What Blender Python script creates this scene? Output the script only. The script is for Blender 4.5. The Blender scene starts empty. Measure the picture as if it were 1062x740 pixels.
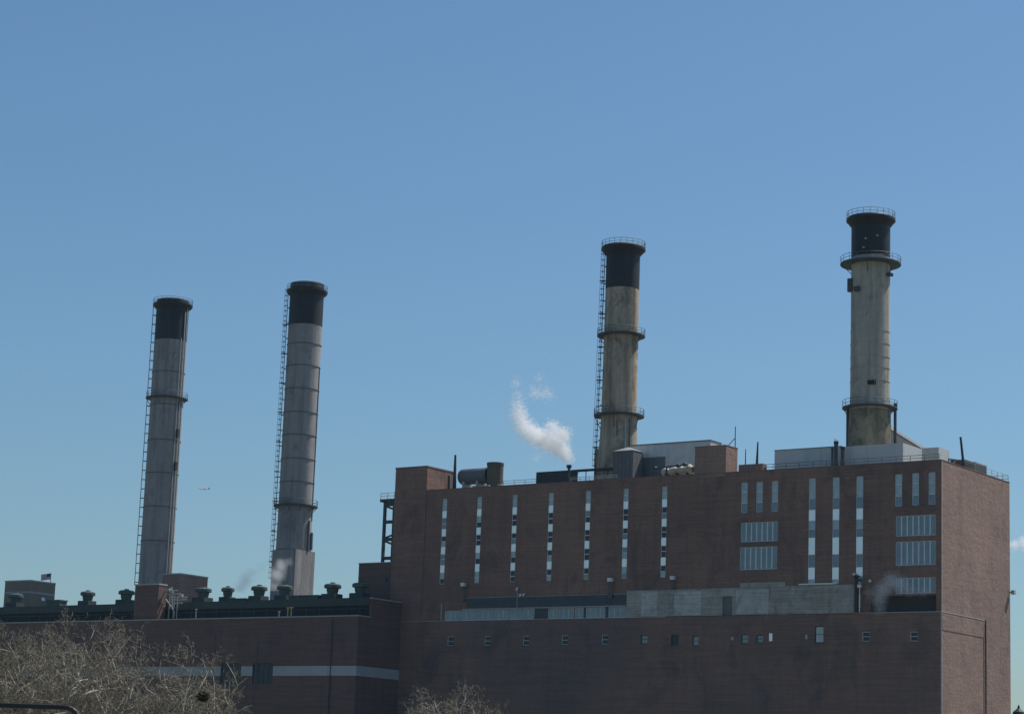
import bpy, bmesh, math, random
from math import radians, sin, cos, pi, atan2, sqrt, hypot
from mathutils import Vector, Matrix

random.seed(7)
scene = bpy.context.scene
col = scene.collection

# ------------------------------------------------------------------ camera
F_PX, IMG_W, IMG_H = 2384.08, 1062.0, 740.0
YAW, PITCH, ROLL = radians(35.179), radians(10.955), radians(2.0544)
CAM_Z = 2.2
fwd = Vector((-sin(YAW)*cos(PITCH), cos(YAW)*cos(PITCH), sin(PITCH)))
rt0 = Vector((cos(YAW), sin(YAW), 0)); up0 = rt0.cross(fwd)
RT = rt0*cos(ROLL) + up0*sin(ROLL)
UP = up0*cos(ROLL) - rt0*sin(ROLL)
CAM = Vector((0, 0, CAM_Z))
cd = bpy.data.cameras.new("camera"); cam = bpy.data.objects.new("camera", cd); col.objects.link(cam)
cd.sensor_width = 36.0; cd.lens = 36.0*F_PX/IMG_W
cd.clip_start = 0.5; cd.clip_end = 40000
cam.matrix_world = Matrix(((RT.x, UP.x, -fwd.x, CAM.x), (RT.y, UP.y, -fwd.y, CAM.y), (RT.z, UP.z, -fwd.z, CAM.z), (0, 0, 0, 1)))
scene.camera = cam

# ------------------------------------------------------------------ light
SUN_AZ, SUN_EL = radians(26.0), radians(57.5)      # azimuth clockwise from +Y
w = bpy.data.worlds.new("World"); scene.world = w; w.use_nodes = True
nt = w.node_tree; bg = nt.nodes["Background"]
sky = nt.nodes.new("ShaderNodeTexSky"); sky.sky_type = 'NISHITA'; sky.sun_disc = False
sky.sun_elevation = SUN_EL; sky.sun_rotation = SUN_AZ
sky.air_density = 1.2; sky.dust_density = 0.9; sky.ozone_density = 10.0; sky.altitude = 0
tint = nt.nodes.new("ShaderNodeMix"); tint.data_type = 'RGBA'; tint.blend_type = 'MULTIPLY'; tint.inputs["Factor"].default_value = 1.0
tint.inputs["B"].default_value = (0.99, 1.055, 0.99, 1)          # white balance of the daylight
nt.links.new(sky.outputs[0], tint.inputs["A"]); nt.links.new(tint.outputs["Result"], bg.inputs[0]); bg.inputs[1].default_value = 0.10
sl = bpy.data.lights.new("sun", 'SUN'); so = bpy.data.objects.new("sun", sl); col.objects.link(so)
sl.energy = 4.8; sl.angle = radians(0.53); sl.color = (1.0, 0.95, 0.87)
sdir = Vector((sin(SUN_AZ)*cos(SUN_EL), cos(SUN_AZ)*cos(SUN_EL), sin(SUN_EL)))
so.rotation_euler = sdir.to_track_quat('Z', 'Y').to_euler(); so.location = (0, 0, 200)
vs = scene.view_settings
vs.view_transform = 'Standard'; vs.look = 'None'; vs.gamma = 1.0; vs.use_curve_mapping = False
vs.exposure = -0.09
scene.cycles.volume_bounces = 24; scene.cycles.max_bounces = 32

# ------------------------------------------------------------------ survey helpers
# sight lines of the photograph met with a real plane of the place (metres)
def ray(x, y): return RT*((x-IMG_W/2)/F_PX) - UP*((y-IMG_H/2)/F_PX) + fwd
def onY(x, y, Y): d = ray(x, y); return CAM + d*(Y/d.y)
def onX(x, y, X): d = ray(x, y); return CAM + d*(X/d.x)
def mpp(p): return (Vector(p)-CAM).dot(fwd)/F_PX     # metres per photo pixel at p
def leftdir(p):                                       # horizontal unit vector, left as seen
    v = Vector((p[0], p[1], 0)).normalized(); return Vector((-v.y, v.x, 0))

# ------------------------------------------------------------------ materials
def nd(t, typ, **kw):
    n = t.nodes.new(typ)
    for k, v in kw.items(): setattr(n, k, v)
    return n
def weathered(name, c1, c2, rough=0.85, metal=0.0, fine=2.0, patch=0.06, streak=0.0, c3=None, bump=0.0, patchamt=0.5, spec=0.3, blotch=None, course=0.0):
    """colour mottled by fine grain, broad patches and optional vertical stains"""
    m = bpy.data.materials.new(name); m.use_nodes = True; t = m.node_tree
    b = t.nodes["Principled BSDF"]; b.inputs["Roughness"].default_value = rough; b.inputs["Metallic"].default_value = metal
    b.inputs["Specular IOR Level"].default_value = spec
    g = nd(t, "ShaderNodeNewGeometry")
    n1 = nd(t, "ShaderNodeTexNoise"); n1.inputs["Scale"].default_value = fine; n1.inputs["Detail"].default_value = 6; n1.inputs["Roughness"].default_value = 0.7
    n2 = nd(t, "ShaderNodeTexNoise"); n2.inputs["Scale"].default_value = patch; n2.inputs["Detail"].default_value = 5; n2.inputs["Roughness"].default_value = 0.6
    t.links.new(g.outputs["Position"], n1.inputs["Vector"]); t.links.new(g.outputs["Position"], n2.inputs["Vector"])
    r2 = nd(t, "ShaderNodeMapRange"); r2.inputs["From Min"].default_value = 0.35; r2.inputs["From Max"].default_value = 0.65
    t.links.new(n2.outputs["Fac"], r2.inputs["Value"])
    ma = nd(t, "ShaderNodeMath", operation='MULTIPLY'); ma.inputs[1].default_value = patchamt
    t.links.new(r2.outputs["Result"], ma.inputs[0])
    r1 = nd(t, "ShaderNodeMapRange"); r1.inputs["From Min"].default_value = 0.34; r1.inputs["From Max"].default_value = 0.66; r1.inputs["To Max"].default_value = 1-patchamt
    t.links.new(n1.outputs["Fac"], r1.inputs["Value"])
    ad = nd(t, "ShaderNodeMath", operation='ADD', use_clamp=True)
    t.links.new(ma.outputs[0], ad.inputs[0]); t.links.new(r1.outputs["Result"], ad.inputs[1])
    mx = nd(t, "ShaderNodeMix", data_type='RGBA')
    mx.inputs["A"].default_value = (*c1, 1); mx.inputs["B"].default_value = (*c2, 1)
    t.links.new(ad.outputs[0], mx.inputs["Factor"]); out = mx.outputs["Result"]
    if streak > 0:
        mp = nd(t, "ShaderNodeMapping"); mp.inputs["Scale"].default_value = (1, 1, 0.05)
        t.links.new(g.outputs["Position"], mp.inputs["Vector"])
        n3 = nd(t, "ShaderNodeTexNoise"); n3.inputs["Scale"].default_value = 0.9; n3.inputs["Detail"].default_value = 5
        t.links.new(mp.outputs["Vector"], n3.inputs["Vector"])
        r3 = nd(t, "ShaderNodeMapRange"); r3.inputs["From Min"].default_value = 0.48; r3.inputs["From Max"].default_value = 0.72; r3.inputs["To Max"].default_value = streak
        t.links.new(n3.outputs["Fac"], r3.inputs["Value"])
        m2 = nd(t, "ShaderNodeMix", data_type='RGBA'); m2.inputs["B"].default_value = (*(c3 or c2), 1)
        t.links.new(out, m2.inputs["A"]); t.links.new(r3.outputs["Result"], m2.inputs["Factor"]); out = m2.outputs["Result"]
    if blotch:                                   # ragged stains: (strength, colour, scale, threshold)
        mp = nd(t, "ShaderNodeMapping"); mp.inputs["Scale"].default_value = (1, 1, 0.6); t.links.new(g.outputs["Position"], mp.inputs["Vector"])
        n4 = nd(t, "ShaderNodeTexNoise"); n4.inputs["Scale"].default_value = blotch[2]; n4.inputs["Detail"].default_value = 8; n4.inputs["Roughness"].default_value = .68; n4.inputs["Distortion"].default_value = .6
        t.links.new(mp.outputs["Vector"], n4.inputs["Vector"])
        r4 = nd(t, "ShaderNodeMapRange"); r4.inputs["From Min"].default_value = blotch[3]; r4.inputs["From Max"].default_value = blotch[3]+.13; r4.inputs["To Max"].default_value = blotch[0]
        t.links.new(n4.outputs["Fac"], r4.inputs["Value"])
        m4 = nd(t, "ShaderNodeMix", data_type='RGBA'); m4.inputs["B"].default_value = (*blotch[1], 1)
        t.links.new(out, m4.inputs["A"]); t.links.new(r4.outputs["Result"], m4.inputs["Factor"]); out = m4.outputs["Result"]
    if course > 0:                               # courses of brick: faint uneven horizontal banding
        mp = nd(t, "ShaderNodeMapping"); mp.inputs["Scale"].default_value = (.15, .15, 4.5); t.links.new(g.outputs["Position"], mp.inputs["Vector"])
        n5 = nd(t, "ShaderNodeTexNoise"); n5.inputs["Scale"].default_value = 1.0; n5.inputs["Detail"].default_value = 4; t.links.new(mp.outputs["Vector"], n5.inputs["Vector"])
        r5 = nd(t, "ShaderNodeMapRange"); r5.inputs["From Min"].default_value = .3; r5.inputs["From Max"].default_value = .7; r5.inputs["To Min"].default_value = 1-course; r5.inputs["To Max"].default_value = 1+course
        t.links.new(n5.outputs["Fac"], r5.inputs["Value"])
        m5 = nd(t, "ShaderNodeVectorMath", operation='SCALE'); t.links.new(out, m5.inputs[0]); t.links.new(r5.outputs["Result"], m5.inputs["Scale"]); out = m5.outputs[0]
    t.links.new(out, b.inputs["Base Color"])
    if bump > 0:
        bp = nd(t, "ShaderNodeBump"); bp.inputs["Strength"].default_value = 1.0; bp.inputs["Distance"].default_value = bump
        nb = nd(t, "ShaderNodeTexNoise"); nb.inputs["Scale"].default_value = 1.1; nb.inputs["Detail"].default_value = 7; nb.inputs["Roughness"].default_value = 0.65
        t.links.new(g.outputs["Position"], nb.inputs["Vector"])
        t.links.new(nb.outputs["Fac"], bp.inputs["Height"]); t.links.new(bp.outputs[0], b.inputs["Normal"])
    return m

M = {}
M['brick'] = weathered('brown_brick', (.300, .176, .135), (.158, .100, .084), fine=2.6, patch=0.09, streak=0.35, c3=(.12, .088, .080), bump=0.10, patchamt=0.38, blotch=(.65, (.10, .075, .070), .16, .52), course=.12)
M['brick_sunlit'] = weathered('sunlit_weathered_brick', (.355, .228, .180), (.215, .145, .120), fine=2.4, patch=0.11, streak=0.35, c3=(.19, .145, .13), bump=0.14, patchamt=0.5, blotch=(.6, (.17, .12, .105), .2, .52), course=.12)  # weathered copy of the front brick, sunlight on the side painted in
M['brick_low'] = weathered('podium_brick', (.290, .166, .125), (.132, .100, .093), fine=2.6, patch=0.045, streak=0.22, c3=(.10, .085, .085), bump=0.08, patchamt=0.58, blotch=(.6, (.085, .072, .072), .13, .53), course=.13)
M['brick_old'] = weathered('boiler_house_brick', (.190, .112, .096), (.112, .076, .070), fine=2.6, patch=0.06, streak=0.3, c3=(.085, .065, .066), bump=0.05, patchamt=0.45, blotch=(.5, (.07, .058, .06), .15, .54), course=.15)
M['block'] = weathered('concrete_block', (.42, .395, .355), (.25, .23, .205), fine=1.8, patch=0.22, streak=0.4, c3=(.42, .43, .43), bump=0.05, patchamt=0.5, blotch=(.6, (.13, .12, .115), .5, .53), course=.2)
M['block_pale'] = weathered('pale_block', (.55, .54, .51), (.36, .35, .33), fine=1.6, patch=.3, streak=.3, c3=(.5, .52, .52), patchamt=.5, blotch=(.6, (.20, .19, .18), .7, .52), course=.15)
M['gutter'] = weathered('pale_gutter', (.36, .39, .41), (.27, .29, .31), fine=2, patch=.4)
M['coping'] = weathered('coping_stone', (.46, .45, .43), (.34, .33, .32), fine=2, patch=.3)
M['band'] = weathered('pale_band', (.42, .44, .44), (.31, .33, .335), fine=1.5, patch=.2, streak=.3, c3=(.30, .31, .31))
M['conc_tan'] = weathered('stained_concrete', (.475, .415, .32), (.30, .26, .195), fine=1.4, patch=0.16, streak=0.9, c3=(.15, .115, .085), bump=.05, blotch=(.75, (.15, .105, .07), .28, .52))
M['conc_grey'] = weathered('grey_concrete', (.48, .45, .385), (.335, .31, .265), fine=1.2, patch=0.12, streak=0.6, c3=(.19, .17, .145), bump=.05, blotch=(.55, (.17, .15, .125), .3, .53))
M['conc_foot'] = weathered('stained_foot_concrete', (.33, .285, .19), (.20, .17, .115), fine=1.0, patch=0.3, streak=0.8, c3=(.11, .09, .07), bump=.05, blotch=(.7, (.09, .075, .06), .5, .5))
M['conc_dull'] = weathered('dull_concrete', (.34, .322, .315), (.255, .243, .245), fine=1.2, patch=0.1, streak=0.6, c3=(.14, .125, .12), bump=.05, blotch=(.5, (.14, .12, .115), .3, .54))
M['black'] = weathered('black_paint', (.028, .030, .034), (.018, .019, .022), rough=.55, fine=1.2, patch=.2, streak=.4, c3=(.05, .05, .055))
M['steel'] = weathered('dark_steel', (.055, .058, .062), (.035, .036, .04), rough=.6, fine=2, patch=.5)
M['steel_grey'] = weathered('grey_steel', (.16, .165, .17), (.11, .11, .115), rough=.6, fine=2, patch=.5)
M['steel_blue'] = weathered('blue_grey_steel', (.075, .09, .105), (.05, .06, .07), rough=.6, fine=2, patch=.5)
M['pale_pipe'] = weathered('pale_metal', (.45, .45, .44), (.33, .33, .33), rough=.5, fine=3, patch=.6)
M['white'] = weathered('white_paint', (.78, .78, .76), (.66, .66, .65), rough=.5, fine=2, patch=.5)
M['cladding'] = weathered('grey_cladding', (.60, .61, .595), (.50, .51, .50), rough=.6, fine=.8, patch=.1, streak=.35, c3=(.30, .31, .31))
M['copper'] = weathered('green_copper', (.085, .122, .110), (.05, .072, .066), rough=.75, fine=2, patch=.4, streak=.5, c3=(.14, .19, .17), blotch=(.7, (.05, .05, .045), .8, .52))
M['copper_dark'] = weathered('dark_green_copper', (.066, .086, .082), (.042, .055, .054), rough=.8, fine=2, patch=.3)
M['rust'] = weathered('rusty_tank', (.14, .125, .10), (.09, .08, .065), rough=.8, fine=1.5, patch=.4, streak=.6, c3=(.13, .085, .05))
M['tank'] = weathered('grey_tank', (.155, .17, .18), (.12, .132, .142), rough=.7, fine=1.5, patch=.4, streak=.4, c3=(.09, .09, .09))
M['roof'] = weathered('roof_felt', (.20, .19, .18), (.13, .125, .12), fine=1, patch=.15)
M['frame'] = weathered('aluminium_frame', (.72, .75, .76), (.60, .63, .65), rough=.5, fine=2, patch=.5)
M['frame_teal'] = weathered('blue_green_frame', (.06, .075, .085), (.045, .057, .064), rough=.6, fine=2, patch=.5)
M['panel'] = weathered('white_panel', (.92, .93, .93), (.84, .86, .86), rough=.3, fine=2, patch=.6, patchamt=.3, metal=.55, spec=.8)
M['pane_mid'] = weathered('pale_glass', (.38, .43, .45), (.24, .285, .305), rough=.18, fine=.9, patch=.35, spec=.9, metal=.25)  # pale blue-grey pane colour, mottled at random
M['pane_blue'] = weathered('blue_tinted_glass', (.17, .22, .26), (.11, .15, .185), rough=.15, fine=.7, patch=.5, spec=.9, metal=.2)
M['pane_dark'] = weathered('dark_glass', (.032, .042, .052), (.02, .028, .036), rough=.25, fine=.8, patch=.4, spec=.35)
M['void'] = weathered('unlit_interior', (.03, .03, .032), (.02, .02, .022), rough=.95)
M['recess_shade'] = weathered('shaded_recess_brick', (.085, .075, .075), (.05, .047, .05), fine=2, patch=.4)  # darkened brick: the shade inside the recess is put into the colour
M['roofglass'] = weathered('grimy_glazing', (.03, .036, .04), (.018, .022, .026), rough=.6, fine=1.2, patch=.3, spec=.1)
M['tan_brick'] = weathered('tan_brick', (.27, .225, .175), (.19, .155, .125), fine=2.2, patch=.15, streak=.3, c3=(.15, .125, .105))
M['slope'] = weathered('grey_roofing', (.20, .21, .215), (.15, .16, .165), fine=1.5, patch=.2)
M['twig'] = weathered('tan_twig', (.33, .29, .225), (.13, .11, .085), rough=.9, fine=3.5, patch=.55)
M['bark'] = weathered('pale_bark', (.56, .52, .44), (.26, .225, .18), rough=.9, fine=2.5, patch=.9, patchamt=.6)
M['tuft'] = weathered('dark_brown', (.06, .045, .03), (.035, .028, .02), rough=.95)
M['yellow'] = weathered('yellow_paint', (.38, .36, .14), (.28, .27, .12), rough=.6)
M['tarp'] = weathered('cream_duct', (.62, .58, .47), (.45, .40, .31), rough=.7, fine=1.5, patch=.6)
M['red'] = weathered('flag_red', (.42, .05, .06), (.34, .04, .05)); M['blue'] = weathered('flag_blue', (.04, .05, .17), (.03, .04, .13))
M['asphalt'] = weathered('asphalt', (.06, .06, .06), (.045, .045, .045), fine=6, patch=.3)
M['pave'] = weathered('concrete_paving', (.34, .33, .31), (.26, .25, .24), fine=3, patch=.3)
M['ground'] = weathered('dry_grass_ground', (.16, .15, .09), (.10, .095, .06), fine=.8, patch=.05)
M['airliner'] = weathered('airliner_white', (.80, .80, .80), (.74, .74, .75), rough=.35)

# ------------------------------------------------------------------ mesh builder
class MB:
    def __init__(s): s.v = []; s.f = []; s.mi = []
    def quad(s, pts, mi=0):
        n = len(s.v); s.v += [tuple(p) for p in pts]; s.f.append(tuple(range(n, n+len(pts)))); s.mi.append(mi); return s
    def box(s, x0, x1, y0, y1, z0, z1, mi=0):
        x0, x1 = min(x0, x1), max(x0, x1); y0, y1 = min(y0, y1), max(y0, y1); z0, z1 = min(z0, z1), max(z0, z1)
        n = len(s.v)
        s.v += [(x0, y0, z0), (x1, y0, z0), (x1, y1, z0), (x0, y1, z0), (x0, y0, z1), (x1, y0, z1), (x1, y1, z1), (x0, y1, z1)]
        for q in ((0, 3, 2, 1), (4, 5, 6, 7), (0, 1, 5, 4), (1, 2, 6, 5), (2, 3, 7, 6), (3, 0, 4, 7)):
            s.f.append(tuple(n+i for i in q)); s.mi.append(mi)
        return s
    def tube(s, p0, p1, r0, r1=None, n=8, caps=True, mi=0):
        p0, p1 = Vector(p0), Vector(p1); r1 = r0 if r1 is None else r1
        d = (p1-p0)
        if d.length < 1e-6: return s
        d.normalize(); a = d.cross(Vector((0, 0, 1)) if abs(d.z) < .95 else Vector((1, 0, 0))).normalized(); b = d.cross(a)
        k = len(s.v)
        for P, r in ((p0, r0), (p1, r1)):
            for i in range(n):
                t = 2*pi*i/n; q = P+(a*cos(t)+b*sin(t))*r; s.v.append(tuple(q))
        for i in range(n):
            j = (i+1) % n; s.f.append((k+i, k+j, k+n+j, k+n+i)); s.mi.append(mi)
        if caps:
            s.f.append(tuple(k+i for i in reversed(range(n)))); s.mi.append(mi)
            s.f.append(tuple(k+n+i for i in range(n))); s.mi.append(mi)
        return s
    def path(s, pts, r, n=6):
        for a, b in zip(pts, pts[1:]): s.tube(a, b, r, r, n)
        return s
    def lathe(s, c, prof, n=40, mi=0):          # prof: (radius, z) list
        k = len(s.v)
        for r, z in prof:
            for i in range(n):
                t = 2*pi*i/n; s.v.append((c[0]+r*cos(t), c[1]+r*sin(t), z))
        for a in range(len(prof)-1):
            for i in range(n):
                j = (i+1) % n; s.f.append((k+a*n+i, k+a*n+j, k+(a+1)*n+j, k+(a+1)*n+i)); s.mi.append(mi)
        return s
    def ring(s, c, z, r, t=.05, n=40):          # a hoop rail
        pts = [(c[0]+r*cos(2*pi*i/n), c[1]+r*sin(2*pi*i/n), z) for i in range(n+1)]
        for a, b in zip(pts, pts[1:]): s.tube(a, b, t, t, 4, False)
        return s
    def build(s, name, mat, parent=None, smooth=False):
        base = Vector(parent['_base']) if parent is not None and '_base' in parent else Vector((0, 0, 0))
        me = bpy.data.meshes.new(name)
        me.from_pydata([(x-base.x, y-base.y, z-base.z) for x, y, z in s.v], [], s.f)
        mats = mat if isinstance(mat, (list, tuple)) else [mat]
        for m_ in mats: me.materials.append(m_)
        if len(mats) > 1: me.polygons.foreach_set("material_index", s.mi)
        if smooth: me.polygons.foreach_set("use_smooth", [True]*len(s.f))
        me.update()
        if smooth: me.set_sharp_from_angle(angle=radians(32))
        o = bpy.data.objects.new(name, me); col.objects.link(o)
        if parent is not None: o.parent = parent; o['_base'] = tuple(base)
        return o

    def build_each(s, name, mat, parent=None, smooth=False):
        """one object per separate piece"""
        par = list(range(len(s.v)))
        def find(a):
            while par[a] != a: par[a] = par[par[a]]; a = par[a]
            return a
        for f in s.f:
            r = find(f[0])
            for k in f[1:]: par[find(k)] = r
        groups = {}
        for f, mi in zip(s.f, s.mi): groups.setdefault(find(f[0]), []).append((f, mi))
        out = []
        for fs in groups.values():
            idx = {}; m = MB()
            for f, mi in fs:
                for k in f:
                    if k not in idx: idx[k] = len(m.v); m.v.append(s.v[k])
                m.f.append(tuple(idx[k] for k in f)); m.mi.append(mi)
            out.append(m.build(name, mat, parent, smooth))
        return out

def tag(o, label=None, cat=None, group=None, kind=None):
    if label: o['label'] = label
    if cat: o['category'] = cat
    if group: o['group'] = group
    if kind: o['kind'] = kind
    return o
def thing(name, label, cat, base, group=None):
    o = bpy.data.objects.new(name, None); col.objects.link(o); o.location = base; o.empty_display_size = .5
    o['_base'] = tuple(base); return tag(o, label, cat, group)
def solo(mb, name, mat, label, cat, base, group=None, smooth=False, kind=None):
    """a thing that is a single mesh, its origin at its base"""
    base = Vector(base); mb.v = [(x-base.x, y-base.y, z-base.z) for x, y, z in mb.v]
    o = mb.build(name, mat, None, smooth); o.location = base; return tag(o, label, cat, group, kind)
def copy_tree(o, parent=None):
    c = o.copy(); col.objects.link(c)
    if parent is not None: c.parent = parent
    for ch in [k for k in bpy.data.objects if k.parent == o]: copy_tree(ch, c)
    return c

def holed_wall(mb, u0, u1, z0, z1, holes, P, depth=.25):
    """P(u, d, z): point on the wall at u along it, d behind its face"""
    us = sorted({u0, u1, *[h[0] for h in holes], *[h[1] for h in holes]}); zs = sorted({z0, z1, *[h[2] for h in holes], *[h[3] for h in holes]})
    for a, b in zip(us, us[1:]):
        for c, d in zip(zs, zs[1:]):
            m, n = (a+b)/2, (c+d)/2
            if any(h[0] < m < h[1] and h[2] < n < h[3] for h in holes): continue
            mb.quad((P(a, 0, c), P(b, 0, c), P(b, 0, d), P(a, 0, d)))
    for h in holes:
        e = h[4] if len(h) > 4 else depth; a, b, c, d = h[:4]
        mb.quad((P(a, 0, c), P(a, e, c), P(b, e, c), P(b, 0, c))); mb.quad((P(a, 0, d), P(b, 0, d), P(b, e, d), P(a, e, d)))
        mb.quad((P(a, 0, c), P(a, 0, d), P(a, e, d), P(a, e, c))); mb.quad((P(b, 0, c), P(b, e, c), P(b, e, d), P(b, 0, d)))

# ------------------------------------------------------------------ levels and planes of the place
Y0 = 350.0                                   # front of the tall block
X0 = onY(976.6, 476.8, Y0).x                 # its right-hand face
ZR = onY(976.6, 476.8, Y0).z                 # parapet
ZL = onY(977, 634.2, Y0).z                   # ledge above the podium
Y1 = onX(1046.9, 500.4, X0).y                # back
XT = onY(411, 486, Y0).x; XTR = onY(443.8, 485, Y0).x; ZT = onY(428, 485, Y0).z
XS = onY(417, 640, Y0).x                     # right-hand face of the boiler house
YF = onX(372, 638.3, XS).y; ZF = onY(372, 638.3, YF).z
YP = onX(384.4, 641, XS).y; ZP = onX(384.4, 620.2, XS).z
DECK = ZR-.8

# ------------------------------------------------------------------ ground, road, pavement
g = MB(); g.quad([(-16000, -3000, 0), (9000, -3000, 0), (9000, 22000, 0), (-16000, 22000, 0)]); tag(g.build('ground', M['ground']), kind='structure')
ru = Vector((cos(YAW), sin(YAW), 0)); rv = Vector((-sin(YAW), cos(YAW), 0))
def strip(name, d0, d1, z, mat, ht=0.0):
    m = MB()
    a, b, c, d = (ru*-600+rv*d0, ru*600+rv*d0, ru*600+rv*d1, ru*-600+rv*d1)
    if ht == 0: m.quad([(p.x, p.y, z) for p in (a, b, c, d)])
    else:
        lo = [(p.x, p.y, -.02) for p in (a, b, c, d)]; hi = [(p.x, p.y, ht) for p in (a, b, c, d)]
        m.quad(hi)
        for i in range(4): j = (i+1) % 4; m.quad((lo[i], lo[j], hi[j], hi[i]))
    return tag(m.build(name, mat), kind='structure')
strip('road', -8, 12, .006, M['asphalt'])
strip('pavement', 12, 18, 0, M['pave'], .13)
mk = MB()
for i in range(-60, 60):
    a = ru*(i*9)+rv*5; b = ru*(i*9+3)+rv*5; o = rv*.06
    mk.quad([(p.x, p.y, .011) for p in (a-o, b-o, b+o, a+o)])
tag(mk.build('road_marking', M['white']), kind='structure')

# ------------------------------------------------------------------ tall brick block
ps = thing('power_station', 'tall brown brick power station block with narrow vertical window strips', 'building', ((XT+X0)/2, (Y0+Y1)/2, 0))
PY = lambda u, d, z: (u, Y0+d, z)
holes = []; wins = []
def rect(x0, x1, y0, y1, Y=Y0):
    a = onY(x0, (y0+y1)/2, Y).x; b = onY(x1, (y0+y1)/2, Y).x
    zt = onY((x0+x1)/2, y0, Y).z; zb = onY((x0+x1)/2, y1, Y).z
    return (a, b, zb, zt)
def window(r, plan, parent, ypl, lines=.10, cols=1, dark_border=False, recess=.18, fm='frame'):
    """one window: frame bars, panes and (if any) solid panels; plan = rows (fraction, kind) from the top"""
    a, b, z0, z1 = r; H = z1-z0; y = ypl+recess
    fr = MB(); pn = MB(); sp = MB(); bw = .11
    fr.box(a, a+bw, y-.04, y+.1, z0, z1); fr.box(b-bw, b, y-.04, y+.1, z0, z1)
    fr.box(a+bw, b-bw, y-.04, y+.1, z1-bw, z1); fr.box(a+bw, b-bw, y-.04, y+.1, z0, z0+bw)
    for k in range(1, cols):
        xx = a+(b-a)*k/cols; fr.box(xx-lines/2, xx+lines/2, y-.03, y+.1, z0+bw, z1-bw)
    z = z1; tot = sum(p[0] for p in plan)
    mats = [M['pane_mid'], M['pane_blue'], M['pane_dark']]; ki = {'m': 0, 'b': 1, 'd': 2}
    for i, (fq, kd) in enumerate(plan):
        zz = z-H*fq/tot
        if kd == 'w': sp.box(a+.03, b-.03, y-.09, y-.05, zz+.02, z-.02)
        else: pn.box(a+.02, b-.02, y+.02, y+.06, zz, z, ki[kd])
        if i: fr.box(a+bw, b-bw, y-.035, y+.1, z-lines/2, z+lines/2)
        z = zz
    f = fr.build('window', M[fm], parent)
    pn.build_each('pane', mats, f)
    if sp.v: sp.build_each('spandrel_panel', M['panel'], f)
    holes.append((a, b, z0, z1))
    return f
STRIP = [(6.9, 'm'), (6.3, 'm'), (7.6, 'w'), (6.2, 'd'), (6, 'd'), (7.6, 'w'), (5.7, 'd'), (5.9, 'd'), (7.9, 'w'), (5.7, 'd'), (6.3, 'd'), (8, 'w'), (6.1, 'd'), (6, 'd')]
tops = [(461.4, 517), (497.7, 515), (534, 512.7), (571.8, 510), (610, 508), (649.3, 507), (689.3, 504.6)]
xa = onY(*tops[0], Y0).x; xb = onY(*tops[-1], Y0).x
zt_ = sum(onY(x, y, Y0).z for x, y in tops)/7; zb_ = onY(687, 598.3, Y0).z
for k in range(7):
    xc = xa+(xb-xa)*k/6
    pl = [(f_, ('m' if kd == 'd' and random.random() < .18 else ('b' if kd == 'd' and random.random() < .2 else kd))) for f_, kd in STRIP]
    window((xc-.56, xc+.56, zb_, zt_), pl, ps, Y0, lines=.16)
TALL = [(20.7, 'm'), (11.5, 'b'), (11, 'w'), (8.7, 'm'), (8.7, 'b'), (17, 'w'), (13, 'b'), (12, 'w'), (4.5, 'm')]
for x0, x1, y0 in ((838.2, 845.4, 495.8), (863, 870.2, 494.6), (887.6, 894.9, 493.4)):
    window(rect(x0, x1, y0, 605), TALL, ps, Y0, lines=.10)
for x0, x1, y0, y1 in ((768.4, 775.2, 499.9, 531.5), (784, 790.9, 499.3, 530.6), (800, 806.8, 498.4, 530), (928.2, 935.5, 491.4, 524.7), (945.8, 953, 490.2, 523.5), (962.8, 970, 489.3, 522.8)):
    window(rect(x0, x1, y0, y1), [(10, 'm'), (11, 'm'), (10, 'b')], ps, Y0, lines=.14)
for x0, x1, y0, y1 in ((768, 806.6, 541, 561.2), (767, 805.8, 566.5, 590.2), (928.7, 970.4, 534, 555.2), (928.6, 970.3, 560.8, 585.6), (928.6, 970.2, 598.5, 614.8)):
    window(rect(x0, x1, y0, y1), [(1, 'b')], ps, Y0, lines=.22, cols=7)
# dark recess behind the smoke at the right end of the terrace
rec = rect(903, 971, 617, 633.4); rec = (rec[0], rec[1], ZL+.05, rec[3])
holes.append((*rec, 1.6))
vd = MB(); vd.box(rec[0]-.3, rec[1]+.3, Y0+1.5, Y0+1.6, rec[2]-.1, rec[3]+.1); vd.build('recess_wall', M['recess_shade'], ps)
# low glazed gallery on the ledge
gl = []
for x0, x1 in ((461.5, 478), (478.5, 495), (495.5, 511.5), (512, 527), (527.5, 540.5), (541, 554), (568.5, 579), (579.5, 595), (596, 605), (607.5, 627.5), (631, 649.5)):
    r = rect(x0, x1, 632, 642); gl.append((r[0], r[1], ZL+.12, ZL+2.05))
for r in gl: window(r, [(1, 'b')], ps, Y0, lines=.09, cols=max(2, int((r[1]-r[0])/.95)), recess=.10)
wl = MB(); holed_wall(wl, XT, X0, ZL, ZR, holes, PY, .3)
PX = lambda u, d, z: (X0-d, u, z)
wr = MB(); holed_wall(wr, Y0, Y1, 0, ZR, [], PX); wr.build('side_wall', M['brick_sunlit'], ps)
wl.quad([(XT, Y1, 0), (X0, Y1, 0), (X0, Y1, ZR), (XT, Y1, ZR)]); wl.quad([(XT, Y0, 0), (XT, Y1, 0), (XT, Y1, ZR), (XT, Y0, ZR)])
t_ = .45
wl.quad([(XT, Y0+t_, DECK), (X0-t_, Y0+t_, DECK), (X0-t_, Y0+t_, ZR), (XT, Y0+t_, ZR)]); wl.quad([(X0-t_, Y0+t_, DECK), (X0-t_, Y1, DECK), (X0-t_, Y1, ZR), (X0-t_, Y0+t_, ZR)])
wl.build('wall', M['brick'], ps)
MB().quad([(XT, Y0+t_, DECK), (X0-t_, Y0+t_, DECK), (X0-t_, Y1, DECK), (XT, Y1, DECK)]).build('roof', M['roof'], ps)
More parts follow.
